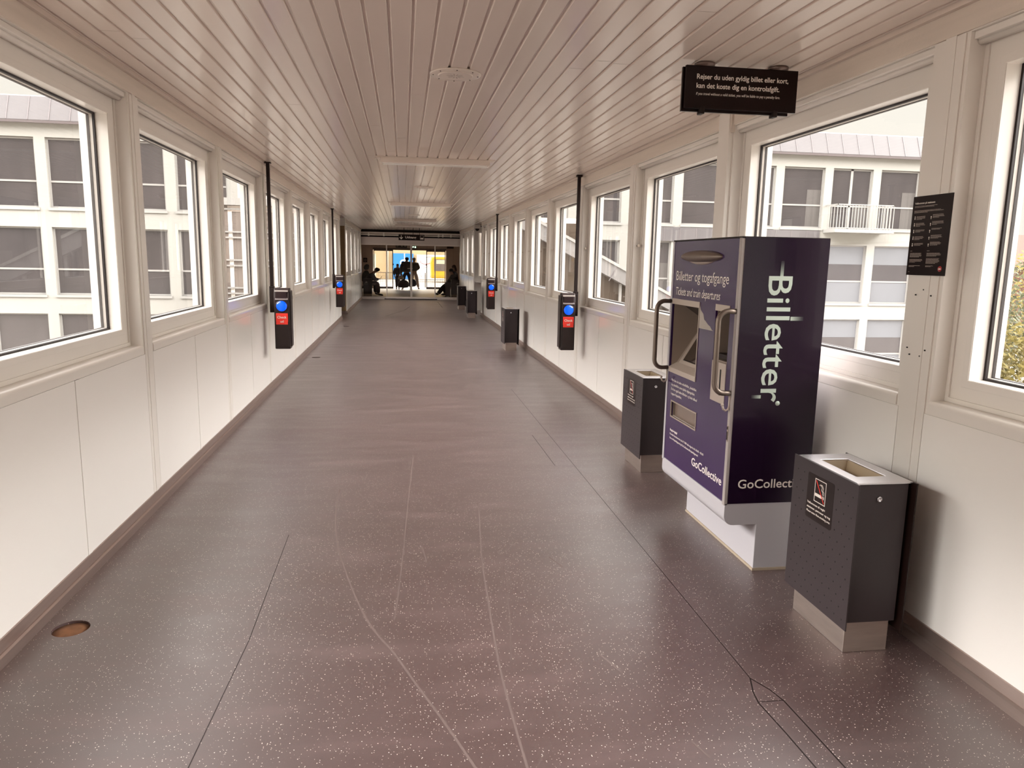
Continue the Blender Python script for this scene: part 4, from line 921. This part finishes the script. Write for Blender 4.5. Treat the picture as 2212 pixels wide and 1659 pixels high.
pts = lambda r, cx, cz, hw: [(cx - hw + r * math.cos(a), cz + r * math.sin(a)) for a in [math.pi / 2 + math.pi * k / 12 for k in range(13)]] + [(cx + hw + r * math.cos(a), cz + r * math.sin(a)) for a in [-math.pi / 2 + math.pi * k / 12 for k in range(13)]]
P0, P1 = pts(.24, .10, 1.30, .12), pts(.15, .10, 1.30, .12)
for i in range(26):
    j = (i + 1) % 26; b.poly([(P0[i][0], -.035, P0[i][1]), (P0[j][0], -.035, P0[j][1]), (P1[j][0], -.035, P1[j][1]), (P1[i][0], -.035, P1[i][1])], lw)
b.box(.065, .135, -.04, -.03, 1.20, 2.02, lw); b.box(-.02, .06, -.04, -.03, 1.27, 1.33, lw); b.box(.14, .22, -.04, -.03, 1.27, 1.33, lw); b.build('logo', t)
t = tag(empty('white_billboard', (2.25, 59.9, 0)), 'white billboard with faint pink and grey drawing on the yellow building', 'billboard')
WBB = mat('billboard_white', (.80, .76, .72), .5)
b = MB(); b.box(-1.15, 1.6, -.04, .02, .02, 1.95, WBB); b.build('board', t)
b = MB()
def arc(cx, cz, rx, rz, a0, a1, r, m, n=20): b.tube([(cx + rx * math.cos(a0 + (a1 - a0) * k / n), -.05, cz + rz * math.sin(a0 + (a1 - a0) * k / n)) for k in range(n + 1)], r, m, 6)
PK = mat('pink_line', (.62, .16, .18), .5); PKL = mat('pale_pink_line', (.70, .42, .42), .5); LG = mat('grey_line', (.28, .24, .24), .5)
arc(-.45, 1.42, .42, .20, 2.7, 6.0, .028, PK); arc(-.40, 1.44, .34, .14, 0, 6.28, .012, PKL); arc(-.1, 1.3, .6, .5, .8, 2.2, .02, LG); arc(.3, .5, 1.2, .6, 2.2, 3.6, .018, LG); arc(-.2, .9, .7, .1, 0, 3, .012, PKL); b.build('drawing', t)
t = tag(empty('yellow_bus', (0, 53.5, 0)), 'yellow bus with large dark windows passing at the right beyond the exit', 'bus')
YB_ = mat('bus_yellow', (.50, .27, .02), .3)
b = MB(); b.prism([(2.0, .28), (2.0, .5), (1.98, 1.4), (2.06, 1.72), (2.2, 1.80), (9.5, 1.80), (9.5, .28)], 1, 0, 2.3, YB_); b.build('body', t, bev=.04)
for x0, x1 in ((2.20, 3.3), (3.45, 4.9), (5.05, 6.5)): b = MB(); b.box(x0, x1, -.015, .02, .80, 1.62, mat('bus_window', (.10, .085, .08), .1)); b.build('window', t)
b = MB(); b.box(2.35, 2.95, -.02, -.015, 1.30, 1.58, mat('bus_pale_panel', (.35, .36, .28), .3)); b.build('pale_panel', t)  # pale panel over the upper part of the first bus window
for x in (4.3, 8.4): b = MB(); b.tube([(x, -.03, .28), (x, .25, .28)], .28, BLACK, 24); b.build('wheel', t)
t = tag(empty('railing', (0, 44.2, 0)), 'metal mesh railing along the street just outside the exit doors', 'fence')
RL = mat('railing_grey', (.13, .10, .08), .5, .3)
b = MB(); b.box(-3.2, -.55, -.02, .02, .80, .84, RL); b.box(-3.2, 4, -.015, .015, .44, .46, RL); b.build('rail', t)
b = MB()
for k in range(72): x = -3.2 + k * .1; b.box(x - .006, x + .006, -.006, .006, .05, .66 if x > -.5 else .80, RL)
for z in (.12, .22, .32, .56, .66): b.box(-3.2, 4, -.005, .005, z - .005, z + .005, RL)
b.build('mesh_infill', t)
for x in (-3.2, -.95, 1.3, 3.9): b = MB(); b.box(x - .03, x + .03, -.03, .03, -.02, .84, RL); b.build('post', t)

# ------------------------------------------------------------------ the long white building crossing behind, on both sides
GZ = -6.2
FY = 28.0
ROWS = [(3.16, 5.48), (.20, 2.51), (-2.76, -.46), (-5.72, -3.42)]
wproto = {}
def facade_window(kind, parent, x, y, z):
    """opening 1.70 wide, 2.3 high; origin bottom left"""
    if kind not in wproto:
        w, h, tr = 1.71, 2.31, .88
        b = MB(); b.ring(1, .10, .17, 0, w, 0, h, .055, FACW); b.box(.055, w - .055, .10, .16, tr - .03, tr + .03, FACW); b.box(-.04, w + .04, -.05, .12, -.09, 0, ZINC if False else FACW)
        if kind == 'door': b.box(w * .5 - .05, w * .5 + .05, .10, .17, 0, h, FACW)
        f = b.build('window', parent)
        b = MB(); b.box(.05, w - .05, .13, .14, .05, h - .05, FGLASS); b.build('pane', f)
        if kind == 'blind': b = MB(); b.box(.06, w - .06, .12, .126, .06, tr - .03, BLIND); b.box(.06, w - .06, .12, .126, h - .75, h - .06, BLIND); b.build('blind', f)
        if kind in ('curtain', 'door'): b = MB(); b.box(w * .62, w - .07, .12, .126, .06, tr + .6 if kind == 'curtain' else tr, CURT); b.build('curtain', f)
        wproto[kind] = f
    else: f = copy_tree(wproto[kind], parent); f.parent = parent
    f.location = (x, y, z); return f
def building_wing(name, xa, xb, cols, label, kinds):
    t = tag(empty(name, (0, FY, 0)), label, 'building', 'white building wings')
    holes = [(c + .17, c + .17 + 1.71, z0, z1) for c in cols for (z0, z1) in ROWS]
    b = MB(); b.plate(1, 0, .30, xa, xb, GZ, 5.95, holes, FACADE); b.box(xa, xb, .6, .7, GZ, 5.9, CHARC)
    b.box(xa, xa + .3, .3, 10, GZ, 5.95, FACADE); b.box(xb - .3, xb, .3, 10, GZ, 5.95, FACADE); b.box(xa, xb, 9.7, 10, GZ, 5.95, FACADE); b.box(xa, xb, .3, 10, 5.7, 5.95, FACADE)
    b.build('wall', t)
    b = MB(); b.prism([(-.20, 5.93), (-.22, 6.0), (.10, 6.80), (.2, 6.85), (10, 6.85), (10, 5.93)], 0, xa - .15, xb + .15, ZINC)
    x = xa
    while x < xb: b.prism([(-.235, 6.0), (.085, 6.80), (.10, 6.80), (-.22, 6.0)], 0, x - .012, x + .012, mat('zinc_seam', (.16, .14, .145), .5)); x += .655
    b.box(xa - .15, xb + .15, -.24, -.18, 5.90, 5.98, mat('zinc_dark_edge', (.10, .08, .08), .5)); b.build('roof', t)
    for i, c in enumerate(cols):
        for j, (z0, z1) in enumerate(ROWS): facade_window(kinds(i, j), t, c + .17, .0, z0)
    return t
colsL = [-7.98 - 2.06 * k for k in range(0, 7)]
colsR = [14.58 + 2.055 * k for k in range(-5, 5)]
building_wing('white_building', -22.8, -5.75, colsL, 'white rendered building with grey metal roof seen through the nearest left windows', lambda i, j: 'curtain' if (i + j) % 3 == 0 and j > 0 else 'plain')
rb = building_wing('white_building', 3.95, 24.7, colsR, 'white building with balcony and grey metal roof seen through the right windows', lambda i, j: 'door' if (i == 6 and j == 0) else ('blind' if j >= 1 and i > 5 else ('curtain' if j == 0 and i in (5, 7) or j == 1 else 'plain')))
# balcony on the right wing
b = MB(); b.box(16.55, 19.05, -.85, 0, 2.98, 3.10, FACW); o = b.build('balcony', rb)
b = MB(); b.box(16.6, 19.0, -.82, -.79, 4.02, 4.06, FACW); b.box(16.6, 19.0, -.82, -.79, 3.14, 3.17, FACW); b.box(16.6, 16.63, -.82, 0, 4.02, 4.06, FACW); b.box(18.97, 19.0, -.82, 0, 4.02, 4.06, FACW)
x = 16.62
while x < 19.0: b.box(x - .012, x + .012, -.815, -.795, 3.10, 4.04, FACW); x += .125
for y in (-.6, -.4, -.2):
    for x in (16.615, 18.985): b.box(x - .012, x + .012, y - .01, y + .01, 3.10, 4.04, FACW)
b.build('balustrade', o)
# capitals and corner pilaster at the right end
b = MB()
for z in (2.55, -.42, -3.38, 5.5): b.box(23.2, 23.95, -.16, 0, z, z + .60 if z < 5 else 5.93, FACADE); b.box(23.15, 24.0, -.20, 0, z + .60, z + .66, ZINC) if z < 5 else None
b.box(23.38, 23.75, -.10, 0, GZ, 5.9, FACADE); b.box(23.0, 23.06, -.06, 0, GZ, 5.9, FACADE); b.box(24.35, 24.7, -.12, 0, GZ, 5.95, FACADE); b.build('corner_pilaster', rb)
b = MB(); b.box(9.3, 16.4, -.05, 0, 2.52, 3.05, ZINC)
x = 9.3
while x < 16.4: b.box(x - .01, x + .01, -.06, -.05, 2.52, 3.05, mat('zinc_seam', (.16, .14, .145), .5)); x += .655
b.build('spandrel_cladding', rb)

# sloping stair roof rising to the recess on the right
t = tag(empty('stair_enclosure', (0, 22.10, 0)), 'covered stair with sloping grey metal roof edge outside the right windows', 'stair')
STZ = mat('stair_fascia', (.20, .19, .186), .5, noise=(2, .05)); STG = MATS['stair_glazing']; STW = mat('stair_wall', (.34, .315, .29), .8)
x0, z0, x1, z1 = 2.62, 3.53, 11.2, -.82; m_ = (z1 - z0) / (x1 - x0)
b = MB(); b.prism([(x0, z0), (x1, z1), (x1, z1 - .46), (x0, z0 - .50)], 1, -.12, .13, STZ)
b.prism([(5.4, z0 + m_ * (5.4 - x0) - .01), (x1, z1 - .01), (x1, z1 - .46), (5.4, z0 + m_ * (5.4 - x0) - .50)], 1, .13, 2.6, STZ); b.build('roof', t)
b = MB(); b.prism([(x0, z0 + .03), (x1, z1 + .03), (x1, z1 - .06), (x0, z0 - .06)], 1, -.17, -.12, FACW)
for k in range(1, 9): x = x0 + (x1 - x0) * k / 9; z = z0 + m_ * (x - x0); b.prism([(x - .012, z), (x + .012, z), (x - .25, z - .48), (x - .275, z - .48)], 1, -.135, -.12, mat('zinc_seam', (.16, .14, .145), .5))
b.build('roof_edge', t)
b = MB(); b.prism([(5.40, z0 + m_ * 2.78 - .5), (x1, z1 - .46), (x1, z1 - 2.6), (5.40, z0 + m_ * 2.78 - 2.6)], 1, .16, .20, STG); b.build('glazing', t)
for k in range(6): x = 5.5 + k * 1.1; z = z0 + m_ * (x - x0) - .48; b = MB(); b.box(x - .04, x + .04, .06, .15, z - 2.1, z, FACW); b.build('post', t)
b = MB(); b.prism([(5.4, z0 + m_ * 2.78 - 2.5), (x1, z1 - 2.5), (x1, z1 - 3.4), (5.4, z0 + m_ * 2.78 - 3.6)], 1, .0, .15, STW); b.box(x1 - .3, x1, 0, 2.3, GZ, z1 - .5, STW); b.box(5.4, 5.7, .2, 2.5, GZ, -.6, STW); b.build('wall', t)

# glazed stair tower on the left, against the recess
t = tag(empty('glazed_tower', (0, 20.55, 0)), 'glazed stair tower with pairs of white rails outside the middle left windows', 'building')
TGL = mat('tower_glass', (.20, .165, .145), .10, noise=(1.5, .45, (3, 1, .25)))
b = MB(); b.box(-4.68, XL - .28, .06, .14, GZ, 2.96, TGL); b.box(-4.68, -4.60, .14, 2.2, GZ, 2.96, TGL); b.box(-4.6, XL - .28, .16, 2.2, GZ, -.1, TGL); b.build('glazing', t)
for k in range(-5, 3):
    z = 1.49 + k * .725
    b = MB(); b.box(-4.72, XL - .28, 0, .06, z + .045, z + .085, FACW); b.box(-4.72, XL - .28, 0, .06, z - .10, z - .06, FACW); b.build('rail', t)
for k in range(4): x = -4.68 + k * .86; b = MB(); b.box(x - .03, x + .03, -.01, .07, GZ, 2.96, mat('tower_post', (.30, .27, .245), .4)); b.build('post', t)
b = MB(); b.box(-4.8, XL - .28, -.08, 2.3, 2.96, 3.14, FACW); b.build('roof', t)

# ------------------------------------------------------------------ ground and planting
GRD = mat('gravel_ground', (.24, .215, .19), .9, noise=(2, .2))
b = MB(); b.box(-90, 110, -60, 120, GZ - .5, GZ, GRD); struct(b.build('ground'))
# the slab and girders of the bridge itself
b = MB(); b.box(XL - .25, XR + .25, YB - .2, YE + .2, -.6, -.07, mat('bridge_concrete', (.35, .32, .29), .9)); b.box(XL - .25, XR + .25, YB - .2, HY1 + .2, 2.96, 3.15, ZINC); b.box(HX0 - .2, HX1 + .2, YE, HY1 + .2, -.8, -.07, mat('bridge_concrete', (.35, .32, .29), .9)); struct(b.build('trim_4'))
LEAF = [mat('yellow_green_leaf', (.15, .115, .012), .7), mat('green_leaf', (.05, .055, .016), .7), mat('orange_leaf', (.24, .12, .035), .7)]
def leaves(blobs, n, size, mats, seed):
    rd = random.Random(seed); b = MB()
    for (cx, cy, cz, rx, ry, rz, mk) in blobs:
        for k in range(n):
            u = Vector((rd.gauss(0, 1), rd.gauss(0, 1), rd.gauss(0, 1))).normalized() * rd.uniform(.75, 1.05)
            p = Vector((cx + u.x * rx, cy + u.y * ry, cz + u.z * rz)); a = Vector((rd.uniform(-1, 1), rd.uniform(-1, 1), rd.uniform(-1, 1))).normalized(); c = a.orthogonal().normalized(); s = size * rd.uniform(.6, 1.3)
            b.poly([p - a * s, p - c * s * .5, p + a * s, p + c * s * .5], mats[mk])
    return b
def shrub(x, y, r, h, mk, lab, seed, n=900):
    t = tag(empty('shrub', (x, y, GZ)), lab, 'shrub', 'shrubs right of the white building')
    rd = random.Random(seed); bl = [(rd.uniform(-r * .5, r * .5), rd.uniform(-r * .5, r * .5), h * (.35 + .15 * i), r * .75, r * .75, h * .36, mk) for i in range(4)]
    leaves(bl, n, .16, LEAF, seed).build('foliage', t)
    b = MB(); b.tube([(0, 0, 0), (0, 0, h * .7)], .12, BRC, 8); b.build('stem', t)
shrub(30.0, 33.2, 2.9, 4.6, 0, 'yellow green shrub low beside the white building at the right edge', 1)
shrub(35.5, 41, 3.0, 7.4, 1, 'darker green shrub behind the yellow one at the right edge', 2)
shrub(26.9, 29.4, 1.2, 2.2, 0, 'small pale green shrub at the foot of the white building, right edge', 3)
shrub(43, 47, 4.0, 8.2, 0, 'tall yellow shrub farthest behind at the right edge', 4)
t = tag(empty('red_roofed_house', (62, 66, 0)), 'distant house with red tiled roof at the right edge', 'house')
b = MB(); b.box(-7, 9, 0, 8, GZ, 2.0, mat('house_brick', (.12, .055, .04), .9)); b.build('wall', t)
b = MB(); b.prism([(-.6, 1.9), (4, 5.2), (8.6, 1.9)], 0, -7.5, 9.5, mat('red_tiles', (.14, .05, .035), .8)); b.build('roof', t)
t = tag(empty('autumn_tree', (36.5, 33, GZ)), 'tall thin autumn tree with orange leaves above the roof at the right edge', 'tree')
rd = random.Random(9); b = MB(); b.tube([(0, 0, 0), (.3, 0, 7), (.1, .2, 13), (.4, 0, 18)], .28, BRC, 10, .05); tips = []
for k in range(26):
    z = rd.uniform(7, 17); a = rd.uniform(0, 6.28); L = rd.uniform(1.8, 4.2); p0 = Vector((.2, .1, z)); p1 = p0 + Vector((math.cos(a) * L * .6, math.sin(a) * L * .6, L * .35)); p2 = p0 + Vector((math.cos(a) * L, math.sin(a) * L, L * .8)); b.tube([p0, p1, p2], .06, BRC, 5, .015); tips += [p1, p2]
    for j in range(3): q = p1 + Vector((rd.uniform(-1, 1), rd.uniform(-1, 1), rd.uniform(0, 1.2))); b.tube([p1, q], .02, BRC, 4, .008); tips.append(q)
b.build('trunk', t)
leaves([(p.x, p.y, p.z, .7, .7, .5, 2) for p in tips], 26, .10, LEAF, 11).build('foliage', t)
